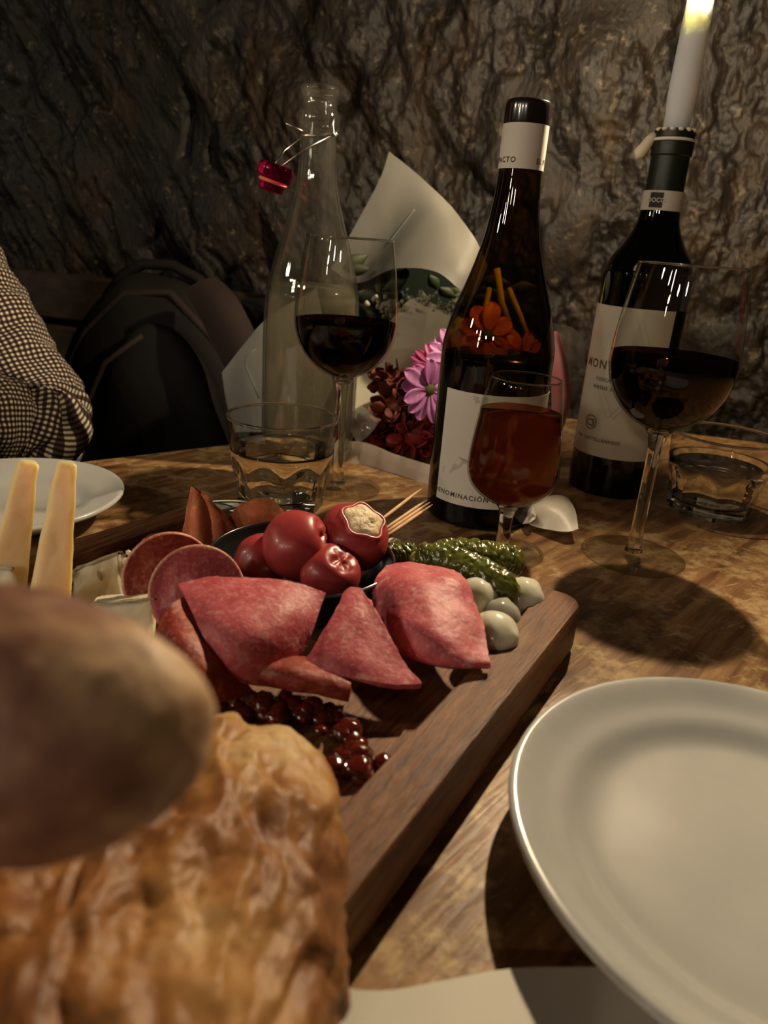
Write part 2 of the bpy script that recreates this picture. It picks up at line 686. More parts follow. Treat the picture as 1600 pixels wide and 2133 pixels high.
V, Fc = [], []
for z in SZ:
    for s in SX:
        p = WA + wd * s + Vector((0, 0, z)) + wn * wall_disp(s, z)
        V.append(tuple(p))
for j in range(NZ):
    for i in range(NX):
        a = j * (NX + 1) + i
        Fc.append((a, a + 1, a + NX + 2, a + NX + 1))
o = ob('wall_back', (V, Fc), m_wall, recalc=False)
o['kind'] = 'structure'
if o.data.polygons[0].normal.dot(wn) < 0:
    o.data.flip_normals()
o['label'] = 'rough chiselled brown stone cellar wall behind the table'
o = ob('floor', box(-3.2, 1.8, -2.6, 2.0, -.80, -.75), m_floor, smooth=False)
o['kind'] = 'structure'

# ---------------------------------------------------------------- bench along the wall
bn = thing('bench', 'dark wooden wall bench with plank back, behind the table at left', 'bench', (-.55, 1.08, -.75))
def along(s0, s1, d0, d1, z0, z1):
    c = [(WA + wd * s0 + wn * d1).to_2d(), (WA + wd * s1 + wn * d1).to_2d(), (WA + wd * s1 + wn * d0).to_2d(), (WA + wd * s0 + wn * d0).to_2d()]
    a = sum(c[i].x * c[(i + 1) % 4].y - c[(i + 1) % 4].x * c[i].y for i in range(4))
    c = [tuple(p) for p in (c if a > 0 else c[::-1])]
    b = .004
    return loops([(rloop(c, b, b * 2, 3), z0), (rloop(c, 0, b * 2, 3), z0 + b), (rloop(c, 0, b * 2, 3), z1 - b), (rloop(c, b, b * 2, 3), z1)])
ob('seat', along(1.62, 3.0, .09, .50, -.33, -.29), m_bench, bn, smooth=False)
ob('back_rail', along(1.62, 3.0, .065, .09, .045, .115), m_bench, bn, smooth=False)
ob('back_rail', along(1.62, 3.0, .065, .09, -.09, .035), m_bench, bn, smooth=False)
ob('back_rail', along(1.62, 3.0, .065, .09, -.24, -.10), m_bench, bn, smooth=False)
for s in (1.70, 2.25, 2.85):
    ob('upright', along(s, s + .05, .04, .065, -.75, .11), m_bench, bn, smooth=False)
    ob('leg', along(s, s + .05, .42, .47, -.75, -.33), m_bench, bn, smooth=False)

# ---------------------------------------------------------------- table
tb = thing('table', 'large worn brown wooden table with scuffed and scratched varnish', 'table', (0, .3, -.75))
tc_ = [(-.85, .157), (-.50, -.40), (.95, -.40), (.98, .78), (.16, .975)]
ob('tabletop', loops([(rloop(tc_, .006, .02, 8), -.04), (rloop(tc_, 0, .02, 8), -.034), (rloop(tc_, 0, .02, 8), -.007),
                      (rloop(tc_, .002, .02, 8), -.002), (rloop(tc_, .006, .02, 8), 0)]), m_table, tb, angle=50)
ob('apron', loops([(rloop(tc_, .07, .02, 8), -.12), (rloop(tc_, .07, .02, 8), -.041)]), m_bench, tb, smooth=False)
for x, y in ((-.62, .12), (-.38, -.28), (.82, -.28), (.84, .68), (.14, .84)):
    ob('leg', box(x - .035, x + .035, y - .035, y + .035, -.75, -.12), m_bench, tb, smooth=False)

# ---------------------------------------------------------------- serving board
bc = [(-.335, .175), (-.085, .008), (.1165, .3655), (-.128, .466)]
BF = .0145   # floor of the recess
bd = loops([(rloop(bc, .004, .014), .0), (rloop(bc, .001, .014), .0015), (rloop(bc, 0, .014), .004), (rloop(bc, 0, .014), .0255), (rloop(bc, .001, .014), .0285),
            (rloop(bc, .004, .014), .030), (rloop(bc, .0195, .014), .030), (rloop(bc, .022, .014), .0288), (rloop(bc, .0235, .014), .026),
            (rloop(bc, .0275, .014), .0175), (rloop(bc, .030, .014), .0150), (rloop(bc, .034, .014), BF)])
single('serving_board', bd, m_board, 'brown acacia wood serving board with raised rim holding meats, cheeses and bread', 'board', (0, .25, 0), angle=35)

# ---------------------------------------------------------------- glassware and bottle materials
g_thin = thin_glass('clear_wine_glass', (.96, .96, .94), 1.45, .012, edge=(.72, .72, .68))
g_carafe = thin_glass('carafe_glass', (.985, .985, .97), 1.6, .03, haze=.03, hazecol=(.5, .48, .42), edge=(.50, .50, .47))
g_brown = thin_glass('brown_bottle_glass', (.34, .23, .06), 1.52, .02, edge=(.05, .035, .01))
g_green = thin_glass('green_bottle_glass', (.10, .16, .10), 1.52, .02, edge=(.02, .03, .02))
g_thick = real_glass('thick_tumbler_glass', (.985, .985, .97), 1.48)
g_stem = real_glass('stem_glass', (.98, .98, .96), 1.45)
m_water = real_glass('water', (.97, .97, .95), 1.33)
m_cwater = thin_glass('carafe_water', (.80, .78, .70), 1.2, .1, haze=.24, hazecol=(.42, .38, .29))
m_wine = real_glass('red_wine', (.075, .012, .008), 1.34)
m_port = real_glass('tawny_port', (.66, .30, .11), 1.34)
m_winedark = mat('wine_in_bottle', (.006, .003, .002), .15, .4)
m_label = mat('cream_label_paper', (.60, .56, .48), .6, noise_cols=[(.35, (.55, .51, .43)), (.65, (.64, .60, .52))], nscale=9)
m_label2 = mat('ivory_label_paper', (.58, .55, .44), .6, noise_cols=[(.35, (.53, .50, .40)), (.65, (.62, .59, .48))], nscale=9)
m_ink = mat('black_ink', (.03, .025, .02), .7)
m_inkbrown = mat('brown_ink', (.12, .06, .025), .6)
m_greymid = mat('mid_grey_tone', (.30, .27, .22), .7)
m_greylight = mat('faint_grey_tone', (.42, .39, .32), .7)  # also draws the glass shadows put on the ivory label
m_wax = mat('black_sealing_wax', (.012, .006, .005), .18, .6, coat=.6)
m_foil = mat('dark_green_foil', (.010, .014, .008), .42, .45)
m_wire = mat('steel_wire', (.55, .52, .46), .25, metal=1)
m_pink = real_glass('pink_plastic', (1, .16, .50), 1.45, .03)
m_pinkseal = mat('orange_rubber', (.75, .22, .14), .5)
m_candle = mat('candle_wax', (.94, .90, .78), .75, .1, sss=1, sssr=(1, .85, .62), sssc=.06)
m_drip = mat('dripped_wax', (.85, .76, .55), .4, .4, sss=.5, sssr=(1, .8, .5), sssc=.004)
m_wick = mat('burnt_wick', (.02, .015, .01), .9)
m_flame = emit('candle_flame', (1, .78, .50), FLAME)
m_plate = mat('glazed_white_china', (.45, .445, .42), .22, .5, coat=.25, noise_cols=[(.4, (.44, .437, .415)), (.6, (.465, .46, .435))], nscale=22, rvar=.16, bump=.06, bscale=14, bdist=.001)

# ---------------------------------------------------------------- wine glasses (thin bowl, solid stem and foot)
def ring_vf(r, z, t_):
    V, Fc = [], []
    n, k = 64, 8
    for i in range(n):
        a = 2 * pi * i / n
        for j in range(k):
            b_ = 2 * pi * j / k
            V.append(((r + t_ * cos(b_)) * cos(a), (r + t_ * cos(b_)) * sin(a), z + t_ * sin(b_)))
    for i in range(n):
        for j in range(k):
            i2, j2 = (i + 1) % n, (j + 1) % k
            Fc.append((i * k + j, i2 * k + j, i2 * k + j2, i * k + j2))
    return V, Fc

def wine_glass(label, base, level, hs=1.0, rs=1.0):
    t = thing('wine_glass', label, 'glass', base, 'wine glasses with red wine')
    bowl = [(.0035, .0955), (.012, .0985), (.0225, .1045), (.0315, .1135), (.0375, .124), (.0408, .136), (.0412, .147), (.0398, .164), (.0372, .184), (.0338, .2045)]
    bp = smooth_prof([(r * rs, z * hs) for r, z in bowl], 5)
    rim = bp[-1]
    inner = [(r - .0009, z) for r, z in bp[::-1]]
    ob('bowl', at_base(lathe([(0, bp[0][1])] + bp + [(rim[0] - .0003, rim[1] + .0006), (rim[0] - .0007, rim[1] + .0005)], 56), base), g_thin, t)
    ob('rim', at_base(ring_vf(rim[0] - .0003, rim[1], .00062), base), g_stem, t)
    wp = [(max(r - .0012, .001), z + .001) for r, z in bp if z < level - .001]
    rr = [r for r, z in bp if z < level][-1] - .0012
    ob('red_wine', at_base(lathe([(0, wp[0][1])] + wp + [(rr, level), (0, level)], 56), base), m_wine, t)
    st = smooth_prof([(.0065, .0052), (.0050, .012), (.0046, .03), (.0044, .06), (.0048, .082), (.0066, .092), (.0095, .0968)], 5)
    ob('stem', at_base(lathe([(0, .0052)] + [(r, z * hs) for r, z in st] + [(0, .0972 * hs)], 24), base), g_stem, t)
    ft = [(0, .0004), (.034, .0004), (.0368, .001), (.0372, .0018), (.0366, .0024), (.030, .0030), (.018, .0040), (.009, .0056), (0, .0058)]
    ob('foot', at_base(lathe(ft, 56), base), g_thin, t)
    return t
wine_glass('tall wine glass of red wine standing between the left tumbler and the dark brown bottle', (-.042, .599, 0), .1425)
wine_glass('large wine glass of red wine standing alone in front of the candle bottle', (.185, .497, 0), .1475)

# port glass
base = (.087, .487, 0)
t = thing('port_glass', 'small stemmed glass of tawny port in front of the brown bottle label', 'glass', base)
bp = smooth_prof([(.003, .0365), (.010, .0382), (.019, .0425), (.0272, .0495), (.0312, .058), (.0318, .067), (.0307, .082), (.0284, .100), (.0240, .1265)], 5)
ob('bowl', at_base(lathe([(0, bp[0][1])] + bp + [(.0236, .127), (.0232, .1268)], 56), base), g_thin, t)
ob('rim', at_base(ring_vf(.0237, .1267, .0006), base), g_stem, t)
wp = [(r - .0011, z + .001) for r, z in bp if z < .103]
ob('tawny_port', at_base(lathe([(0, wp[0][1])] + wp + [(wp[-1][0], .104), (0, .104)], 56), base), m_port, t)
st = smooth_prof([(.0065, .0045), (.0052, .012), (.0046, .022), (.0056, .032), (.009, .0374)], 5)
ob('stem', at_base(lathe([(0, .0045)] + st + [(0, .0377)], 24), base), g_stem, t)
ob('foot', at_base(lathe([(0, .0004), (.028, .0004), (.0302, .001), (.0304, .0018), (.024, .003), (.012, .0042), (0, .005)], 48), base), g_thin, t)

# ---------------------------------------------------------------- bistro tumblers with a fluted lower half
def tumbler(label, base, H, rtop, rbot, level, rot):
    t = thing('water_tumbler', label, 'glass', base, 'bistro water tumblers')
    n, nf = 80, 8
    V, Fc = [], []
    zs = [0, .0012, .004, .012, .022, .030, .0345, .0375, .040, .044, .0475]
    rings = []
    for z in zs:
        f = z / H
        r = rbot + (rtop - rbot) * f
        flute = 1 if z < .033 else max(0, 1 - (z - .033) / .007)
        if z < .0012:
            r -= .003
        ring = []
        for k in range(n):
            a = 2 * pi * k / n
            loc = (a * nf / (2 * pi)) % 1 - .5
            rr = r / cos(loc * 2 * pi / nf) * cos(pi / nf) if flute > 0 else r
            scallop = flute if z < .030 else max(0, min(1, (1 - (abs(loc) * 2) ** 2) * 1.6 - (z - .030) / .008)) * (z < .041)
            ro = r * 1.015
            ring.append(((ro + (rr - ro) * scallop) * cos(a + rot), (ro + (rr - ro) * scallop) * sin(a + rot), z))
        rings.append(ring)
    inner = [(.0475, rbot + (rtop - rbot) * .0475 / H - .0030), (.022, rbot + (rtop - rbot) * .25 - .0048), (.012, rbot - .0062), (.0095, rbot - .011)]
    for z, r in inner:
        rings.append([(r * cos(2 * pi * k / n + rot), r * sin(2 * pi * k / n + rot), z) for k in range(n)])
    up = [(rbot + (rtop - rbot) * z / H, z) for z in (.0476, .055, .062, H)]
    ob('upper_wall', at_base(lathe(up, 72), base), g_thin, t)
    ob('rim', at_base(ring_vf(rtop - .0006, H, .0012), base), g_stem, t)
    for rg in rings:
        V += rg
    for i in range(len(rings) - 1):
        for k in range(n):
            k2 = (k + 1) % n
            Fc.append((i * n + k, i * n + k2, (i + 1) * n + k2, (i + 1) * n + k))
    V += [(0, 0, .001), (0, 0, .0092)]
    for k in range(n):
        Fc.append((len(V) - 2, (k + 1) % n, k))
        o_ = (len(rings) - 1) * n
        Fc.append((o_ + k, o_ + (k + 1) % n, len(V) - 1))
    ob('tumbler_body', at_base((V, Fc), base), g_thick, t, angle=28)
    def ri(z):
        pts = sorted(inner)
        for (z0, r0), (z1, r1) in zip(pts, pts[1:]):
            if z0 <= z <= z1:
                return r0 + (r1 - r0) * (z - z0) / (z1 - z0)
        return rbot + (rtop - rbot) * z / H - .0012
    wz = [.0096, .012, .016, .022, .032, level - .0004]
    ob('water', at_base(lathe([(0, .0093)] + [(ri(z) + .0002, z) for z in wz] + [(ri(level) - .0006, level), (0, level)], 64), base), m_water, t)
tumbler('half full water tumbler behind the pepper bowl, left of the wine glass stem', (-.083, .548, 0), .0730, .0428, .0335, .0485, .2)
tumbler('half full water tumbler at the right edge beside the large wine glass', (.287, .616, 0), .0700, .0445, .0345, .0430, .5)

# ---------------------------------------------------------------- brown bottle with cream label
base = (.077, .566, 0)
t = thing('wine_bottle', 'dark brown burgundy bottle with cream label and cream neck band, open', 'bottle', base)
pr = smooth_prof([(.0405, .002), (.0425, .007), (.0427, .06), (.0426, .125), (.0412, .142), (.0362, .162), (.0300, .180), (.0248, .196), (.0202, .213), (.0172, .232), (.0152, .252), (.0144, .275)], 6)
ob('bottle_glass', at_base(lathe([(0, .018), (.02, .012), (.034, .0022), (.038, .0005)] + pr + [(.0142, .290), (.0150, .291), (.0150, .299), (.012, .2995)], 64), base), g_brown, t)
wp = [(r - .002, z + .003) for r, z in pr if z < .126]
ob('wine', at_base(lathe([(0, .021), (.02, .0155), (.034, .006)] + wp + [(.0403, .1295), (0, .1295)], 64), base), m_winedark, t)
# wax lip
ob('wax_seal', at_base(lathe(smooth_prof([(.0151, .283), (.0156, .286), (.0157, .293), (.0153, .2985), (.0140, .3005), (.0110, .3002), (.0105, .290)], 4), 48), base), m_wax, t)
va = radians(-97.7)
ob('neck_band', band(.0155, va - 2.7, va + 2.7, .2575, .2855, base, 60, .0156), m_label, t, angle=40)
fl = band(.0427, radians(-149), radians(-8), .019, .106, base, 48)
lb = ob('label', fl, m_label, t, angle=40)
ob('lettering', wrap(text_vf('DENOMINACIÓN DE ORIGEN', .0052, 1.25), .0431, radians(-97), .0245, base), m_ink, lb, smooth=False)
ob('lettering', wrap(text_vf('EL PACTO', .0048, 1.25), .0160, va - radians(62), .2612, base), m_ink, t, smooth=False)
ob('lettering', wrap(text_vf('EL PACTO', .0048, 1.25), .0160, va + radians(85), .2612, base), m_ink, t, smooth=False)
# grey arc, slanting band and two upper patches
arc = [(-.0205 + .0170 * u, .0565 - .0052 * sin(u * 1.9) + .004 * u * u, .0002 + .0021 * sin(pi * min(u * 1.05, 1)) ** .8) for u in [i / 12 for i in range(13)]]
V = [(x, 0, z + h) for x, z, h in arc] + [(x, 0, z) for x, z, h in arc]
ob('print', wrap((V, [(i, i + 1, 14 + i, 13 + i) for i in range(12)]), .0431, radians(-97), 0, base), m_greymid, lb, smooth=False)
V = [(-.034, 0, .041), (-.026, 0, .0425), (-.0195, 0, .0475), (-.0125, 0, .0535), (-.016, 0, .0555), (-.024, 0, .050), (-.034, 0, .046)]
ob('print', wrap((V, [(0, 1, 5, 6), (1, 2, 5), (2, 3, 4, 5)]), .0431, radians(-97), 0, base), m_greylight, lb, smooth=False)
V = [(-.0145, 0, .104), (-.0105, 0, .104), (-.0085, 0, .100), (-.0118, 0, .0985)]
ob('print', wrap((V, [(0, 1, 2, 3)]), .0431, radians(-97), 0, base), m_greylight, lb, smooth=False)
V = [(-.008, 0, .104), (-.003, 0, .104), (-.004, 0, .060), (-.010, 0, .058)]
ob('print', wrap((V, [(0, 1, 2, 3)]), .0431, radians(-97), 0, base), m_greylight, lb, smooth=False)

# ---------------------------------------------------------------- green bottle holding the candle
base = (.211, .666, 0)
t = thing('candle_bottle', 'dark green bottle with ivory label used as candle holder, nearest the wall', 'bottle', base)
pr = smooth_prof([(.0352, .002), (.0372, .007), (.0374, .08), (.0374, .182), (.0362, .196), (.0315, .208), (.0240, .2195), (.0180, .232), (.0158, .246), (.0152, .262)], 6)
ob('bottle_glass', at_base(lathe([(0, .02), (.02, .012), (.030, .0022), (.034, .0005)] + pr + [(.0146, .29), (.0155, .2905), (.0155, .3035), (.0125, .304), (.0120, .285)], 64), base), g_green, t)
wp = [(r - .0018, z + .003) for r, z in pr if z < .19]
ob('dark_core', at_base(lathe([(0, .023)] + [(.02, .015)] + wp + [(.033, .2), (.02, .215), (.014, .24), (.012, .282), (0, .282)], 48), base), m_winedark, t)
ob('foil_capsule', at_base(lathe([(.0160, .2465), (.0153, .262), (.0151, .2845), (.0162, .2855), (.0165, .2945), (.0162, .2955), (.0158, .2965), (.0160, .3035), (.0135, .3045)], 48), base), m_foil, t, angle=40)
ob('lip_ring', at_base(lathe([(.0159, .2952), (.0168, .2957), (.0168, .2972), (.0159, .2977)], 48), base), m_drip, t)
va = radians(-107.6)
s_ = ob('paper_seal', band(.0162, va - 1.9, va + 1.7, .2435, .2585, base, 40, .0159), m_label2, t, angle=40)
ob('seal_panel', band(.0166, va - .62, va + .02, .2455, .2568, base, 16), m_ink, s_, angle=40)
ob('lettering', wrap(text_vf('DOCG', .0048, 1.0), .0171, va - .30, .2495, base), m_label2, s_, smooth=False)
lb = ob('label', band(.0376, va - radians(86), va + radians(47), .0365, .1665, base, 48), m_label2, t, angle=40)
va2 = va - radians(28)
ob('lettering', wrap(text_vf('MONTEVIRE', .0105, 1.2), .0381, va2 + .1, .1135, base), m_inkbrown, lb, smooth=False)
ob('lettering', wrap(text_vf('TOSCANA', .0042, 1.2), .0381, va2, .1030, base), m_ink, lb, smooth=False)
ob('lettering', wrap(text_vf('ROSSO 2019', .0042, 1.2), .0381, va2 + .03, .0960, base), m_ink, lb, smooth=False)
ob('lettering', wrap(text_vf('DI SAN', .0042, 1.2), .0381, va2 + .2, .1300, base), m_ink, lb, smooth=False)
ob('lettering', wrap(text_vf('VINI CASTELLANNESE', .0042, 1.15), .0381, va2 - .03, .0500, base), m_inkbrown, lb, smooth=False)
ob('lettering', wrap(text_vf('C3', .0085, .8), .0382, va2 - .22, .0625, base), m_inkbrown, lb, smooth=False)
rg = []
for k in range(24):
    a = 2 * pi * k / 24
    rg.append((cos(a), sin(a)))
V = [(.0066 * x, 0, .0657 + .0066 * y) for x, y in rg] + [(.0056 * x, 0, .0657 + .0056 * y) for x, y in rg]
ob('round_logo', wrap((V, [(k, (k + 1) % 24, 24 + (k + 1) % 24, 24 + k) for k in range(24)]), .0382, va2 - .22, 0, base), m_inkbrown, lb, smooth=False)
def stroke(x0, z0, x1, z1, wd_):
    n_ = 10
    V = []
    for i in range(n_ + 1):
        x, z = x0 + (x1 - x0) * i / n_, z0 + (z1 - z0) * i / n_
        V += [(x - wd_ / 2, 0, z), (x + wd_ / 2, 0, z)]
    return V, [(2 * i, 2 * i + 1, 2 * i + 3, 2 * i + 2) for i in range(n_)]
for a_ in ((-.032, .118, .012, .158, .008), (-.012, .10, .004, .072, .006), (.02, .094, .004, .072, .006), (.014, .158, .030, .12, .006)):  # shadows of the glasses crossing the label, laid on as grey strokes
    ob('print', wrap(stroke(*a_), .03795, va2 + .15, 0, base), m_greylight, lb, smooth=False)

# candle stuck in the green bottle
cb = (.211, .666, .290)
c = thing('candle', 'lit off-white taper candle stuck in the green bottle', 'candle', cb)
top = .409
lean = Vector((.0005, 0, 0))
cp = smooth_prof([(.0092, .290), (.0100, .3055), (.0105, .318), (.0112, .330), (.0109, .350), (.0105, .370), (.0100, .390), (.0094, top - .004), (.0084, top - .0005), (.0072, top), (.0050, top - .002), (0, top - .003)], 4)
ob('wax_body', at_base(lathe([(0, .290)] + cp, 40), (.211, .666, 0)), m_candle, c)
ob('wick', tube([(.211, .666, top - .003), (.211, .666, top + .006), (.2122, .666, top + .0115)], [.0008, .0008, .0005], 8), m_wick, c)
ob('flame', at_base(lathe(smooth_prof([(0, top + .006), (.0028, top + .009), (.0047, top + .015), (.0044, top + .023), (.0027, top + .032), (.0010, top + .040), (0, top + .043)], 4), 16), (.2114, .666, 0)), m_flame, c)
dr = [(.211 + .017 * cos(a), .666 + .017 * sin(a)) for a in (va - 1.25,)]
dx, dy = cos(va - 1.3), sin(va - 1.3)
ob('wax_drip', tube([(.211 + .0155 * dx, .666 + .0155 * dy, .300), (.211 + .019 * dx, .666 + .019 * dy, .296), (.211 + .0225 * dx, .666 + .0225 * dy, .2895), (.211 + .026 * dx, .666 + .026 * dy, .2855), (.211 + .029 * dx, .666 + .029 * dy, .2845)], [.0030, .0042, .0050, .0052, .0034], 12), m_drip, c)
for k in range(7):
    a = va - 1.0 + k * .42
    q = Vector((.211 + .0150 * cos(a), .666 + .0150 * sin(a), .3035))
    ob('wax_drop', ball(lambda d, q=q: q + Vector((d.x * .0026, d.y * .0026, d.z * .0016)), 10, 6), m_drip, c)

# ---------------------------------------------------------------- swing-top water carafe
base = (-.08, .69, 0)
t = thing('water_carafe', 'tall clear swing-top water bottle with pink stopper hanging open', 'bottle', base)
pr = smooth_prof([(.041, .002), (.0438, .008), (.0447, .05), (.0446, .10), (.0436, .135), (.0408, .160), (.0355, .182), (.0290, .204), (.0222, .226), (.0178, .245), (.0160, .266), (.0150, .285)], 6)
nk = [(.0150, .2862), (.0170, .2880), (.0176, .2925), (.0174, .2985), (.0160, .3015), (.0146, .3035), (.0145, .3115), (.0158, .3130), (.0163, .3160), (.0160, .3190), (.0148, .3200), (.0128, .3190), (.0122, .3100), (.0122, .290)]
inn = [(r - .0026, z) for r, z in pr if z > .012][::-1]
ob('carafe_glass', at_base(lathe([(0, .004), (.03, .003), (.037, .0006)] + pr + nk[:-1] + inn + [(.036, .0085), (0, .0085)], 72), base), g_carafe, t)
wp = [(r - .0030, z + .004) for r, z in pr if .006 < z < .152]
ob('water', at_base(lathe([(0, .009), (.035, .009)] + wp + [(.0375, .1615), (0, .1615)], 64), base), m_cwater, t)
ps = (-.1125, .665, .2485)       # hanging stopper
px_, py_, pz_ = .0105, -.0120, .2905
for sgn, q in ((1, (-.080 + .0135, .69 - .0130, .2830)), (-1, (-.080 - .0145, .69 + .0105, .2830))):
    sx = Vector(ps) + Vector((.004 * sgn, -.006 * sgn, .004))
    ob('wire_bail', tube([q, (Vector(q) * .5 + sx * .5) + Vector((-.002, -.004, .001)), sx], .0008, 8), m_wire, t)
ring = [(base[0] + .0166 * cos(a), base[1] + .0166 * sin(a), .2835 + .003 * sin(a + .6)) for a in [2 * pi * k / 28 for k in range(29)]]
ob('wire_collar', tube(ring, .0007, 6, False), m_wire, t)
ob('wire_loop', tube([(-.0665, .677, .297), (-.0668, .6758, .291), (-.0660, .6755, .284), (-.0640, .6765, .2815), (-.0635, .6772, .2835), (-.0652, .6765, .2865)], .0008, 8), m_wire, t)
ob('wire_lever', tube([(-.0905, .678, .2835), (-.099, .676, .2865), (-.1055, .675, .2885)], .0008, 8), m_wire, t)
Ms = T(*ps) @ Rz(.3) @ Ry(radians(14)) @ Rx(radians(6))
sp = ob('stopper', xf(lathe(smooth_prof([(0, .0085), (.010, .0085), (.0142, .0068), (.0150, .0020), (.0140, -.0030), (.0105, -.0042), (0, -.0042)], 4), 36), Ms), m_pink, t, angle=40)
ob('rubber_seal', xf(lathe([(0, -.0043), (.0112, -.0043), (.0122, -.0055), (.0112, -.0068), (0, -.0068)], 30), Ms), m_pinkseal, sp)
ob('plug', xf(lathe(smooth_prof([(0, -.0069), (.0098, -.0069), (.0104, -.0095), (.0090, -.0130), (0, -.0140)], 4), 30), Ms), m_pink, sp, angle=40)

# ---------------------------------------------------------------- plates
def plate(label, c, R_, H, inner):
    pf = [(0, .0030), (inner * .62, .0030), (inner * .66, .0004), (inner * .72, .0004), (inner * .76, .0042), (inner * .97, .0050), (inner + .010, .0125),
          (R_ - .004, H - .0035), (R_ - .0006, H - .0018), (R_, H), (R_ - .0012, H + .0014), (R_ - .0045, H + .0008),
          (inner + .012, .0178), (inner + .004, .0150), (inner - .004, .0093), (inner - .012, .0078), (inner * .5, .0072), (0, .0072)]
    single('dinner_plate', at_base(lathe(smooth_prof(pf, 3), 96), (*c, 0)), m_plate, label, 'plate', (*c, 0), 'white china plates')
plate('empty white plate in the foreground beside the board', (.149, .203), .0965, .0225, .0705)
plate('white plate at the far left, behind the cheese sticks', (-.2665, .4785), .0785, .0205, .052)

# ---------------------------------------------------------------- folded paper napkin under the front plate
m_nap = mat('white_paper_napkin', (.70, .67, .58), .85, bump=.25, bscale=220, bdist=.0006)
nap = surf([[(-.0085, .1388, .0185), (.012, .1455, .0080), (.049, .1585, .0030), (.084, .1625, .0024), (.115, .166, .0022)],
            [(-.0255, .107, .0165), (.005, .112, .0070), (.053, .120, .0026), (.088, .124, .0022), (.122, .128, .0022)],
            [(-.0445, .072, .0145), (-.008, .072, .0060), (.056, .075, .0024), (.092, .078, .0020), (.128, .082, .0020)],
            [(-.062, .040, .0125), (-.020, .036, .0050), (.060, .030, .0024), (.098, .034, .0020), (.136, .038, .0020)]], 24, 24, .0034, .0003, 60)
single('paper_napkin', nap, m_nap, 'folded white paper napkin at the bottom edge, partly in the plate shadow', 'napkin', angle=40)

# ---------------------------------------------------------------- food materials
def salami_mat(name, c0, c1, fat, scale=170, amt=1.0):
    m = mat(name, c0, .5, .4, sss=.2, sssr=(1, .35, .25), sssc=.003, bump=.5, bscale=420, bdist=.0008)
    nt = m.node_tree
    b = nt.nodes['Principled BSDF']
    tc = nn(nt, 'ShaderNodeTexCoord')
    def nz(sc2, det, dist=.5):
        n = nn(nt, 'ShaderNodeTexNoise')
        n.inputs['Scale'].default_value = sc2
        n.inputs['Detail'].default_value = det
        n.inputs['Distortion'].default_value = dist
        nt.links.new(tc.outputs['Object'], n.inputs['Vector'])
        return n
    def ramp(n, p0, p1, k0, k1):
        r = nn(nt, 'ShaderNodeValToRGB')
        r.color_ramp.elements[0].position, r.color_ramp.elements[0].color = p0, (*k0, 1)
        r.color_ramp.elements[1].position, r.color_ramp.elements[1].color = p1, (*k1, 1)
        nt.links.new(n.outputs['Fac'], r.inputs[0])
        return r
    base = ramp(nz(70, 4), .35, .65, c0, c1)
    f1 = ramp(nz(scale, 3, 1.0), .54, .68, (0, 0, 0), (amt * .75,) * 3)
    f2 = ramp(nz(scale * 3.2, 2), .56, .70, (0, 0, 0), (amt * .6,) * 3)
    ad = nn(nt, 'ShaderNodeMix', data_type='RGBA', blend_type='ADD', clamp_result=True)
    ad.inputs['Factor'].default_value = 1
    nt.links.new(f1.outputs[0], ad.inputs['A'])
    nt.links.new(f2.outputs[0], ad.inputs['B'])
    mx = nn(nt, 'ShaderNodeMix', data_type='RGBA')
    nt.links.new(ad.outputs['Result'], mx.inputs['Factor'])
    nt.links.new(base.outputs[0], mx.inputs['A'])
    mx.inputs['B'].default_value = (*fat, 1)
    nt.links.new(mx.outputs['Result'], b.inputs['Base Color'])
    return m
m_sal = salami_mat('pink_salami', (.44, .070, .085), (.56, .125, .14), (.72, .40, .37), 170, .60)
m_sal2 = salami_mat('dark_shaded_salami', (.20, .022, .012), (.31, .050, .028), (.55, .24, .17), 150, .5)  # dark red, deepened to put the lower slice's shade into the colour
m_saledge = salami_mat('salami_rind', (.50, .16, .10), (.62, .34, .22), (.75, .52, .38), 200)
m_ham = salami_mat('orange_cured_meat', (.58, .14, .05), (.66, .21, .08), (.74, .40, .22), 110, .5)
m_pep = mat('red_pepper_skin', (.36, .018, .018), .36, .45, coat=.1, sss=.2, sssr=(1, .25, .15), sssc=.004,
            noise_cols=[(.3, (.28, .022, .026)), (.7, (.42, .060, .058))], nscale=60, bump=.12, bscale=120)
m_filling = mat('cream_cheese_filling', (.70, .58, .38), .55, sss=.3, sssc=.003, noise_cols=[(.35, (.50, .33, .18)), (.6, (.74, .62, .42))], nscale=160, bump=.7, bscale=300)
m_bowl = mat('black_glazed_ceramic', (.012, .012, .012), .22, .5, coat=.4)
m_gherk = mat('gherkin_skin', (.07, .085, .012), .22, .55, coat=.3, noise_cols=[(.3, (.045, .052, .008)), (.55, (.11, .115, .018)), (.75, (.21, .20, .045))], nscale=110, bump=.15, bscale=300, sss=.1, sssc=.003)
m_stem = mat('gherkin_end', (.26, .25, .07), .35, sss=.2, sssc=.002)
m_onion = mat('pickled_onion', (.74, .72, .58), .14, .5, coat=.4, sss=.7, sssr=(1, .9, .6), sssc=.006, noise_cols=[(.3, (.68, .66, .52)), (.7, (.78, .76, .62))], nscale=40, nstretch=(1, 1, .3))
m_oniong = mat('grey_pickled_onion', (.42, .42, .35), .14, .5, coat=.4, sss=.5, sssr=(1, .9, .6), sssc=.006, noise_cols=[(.3, (.34, .34, .28)), (.7, (.50, .50, .42))], nscale=60)
m_hard = mat('hard_cheese', (.85, .62, .33), .42, .4, sss=1, sssr=(1, .6, .25), sssc=.012, noise_cols=[(.3, (.82, .58, .29)), (.7, (.88, .66, .37))], nscale=40, bump=.15, bscale=200)
m_rind = mat('cheese_rind', (.36, .22, .08), .6, bump=.4, bscale=250)
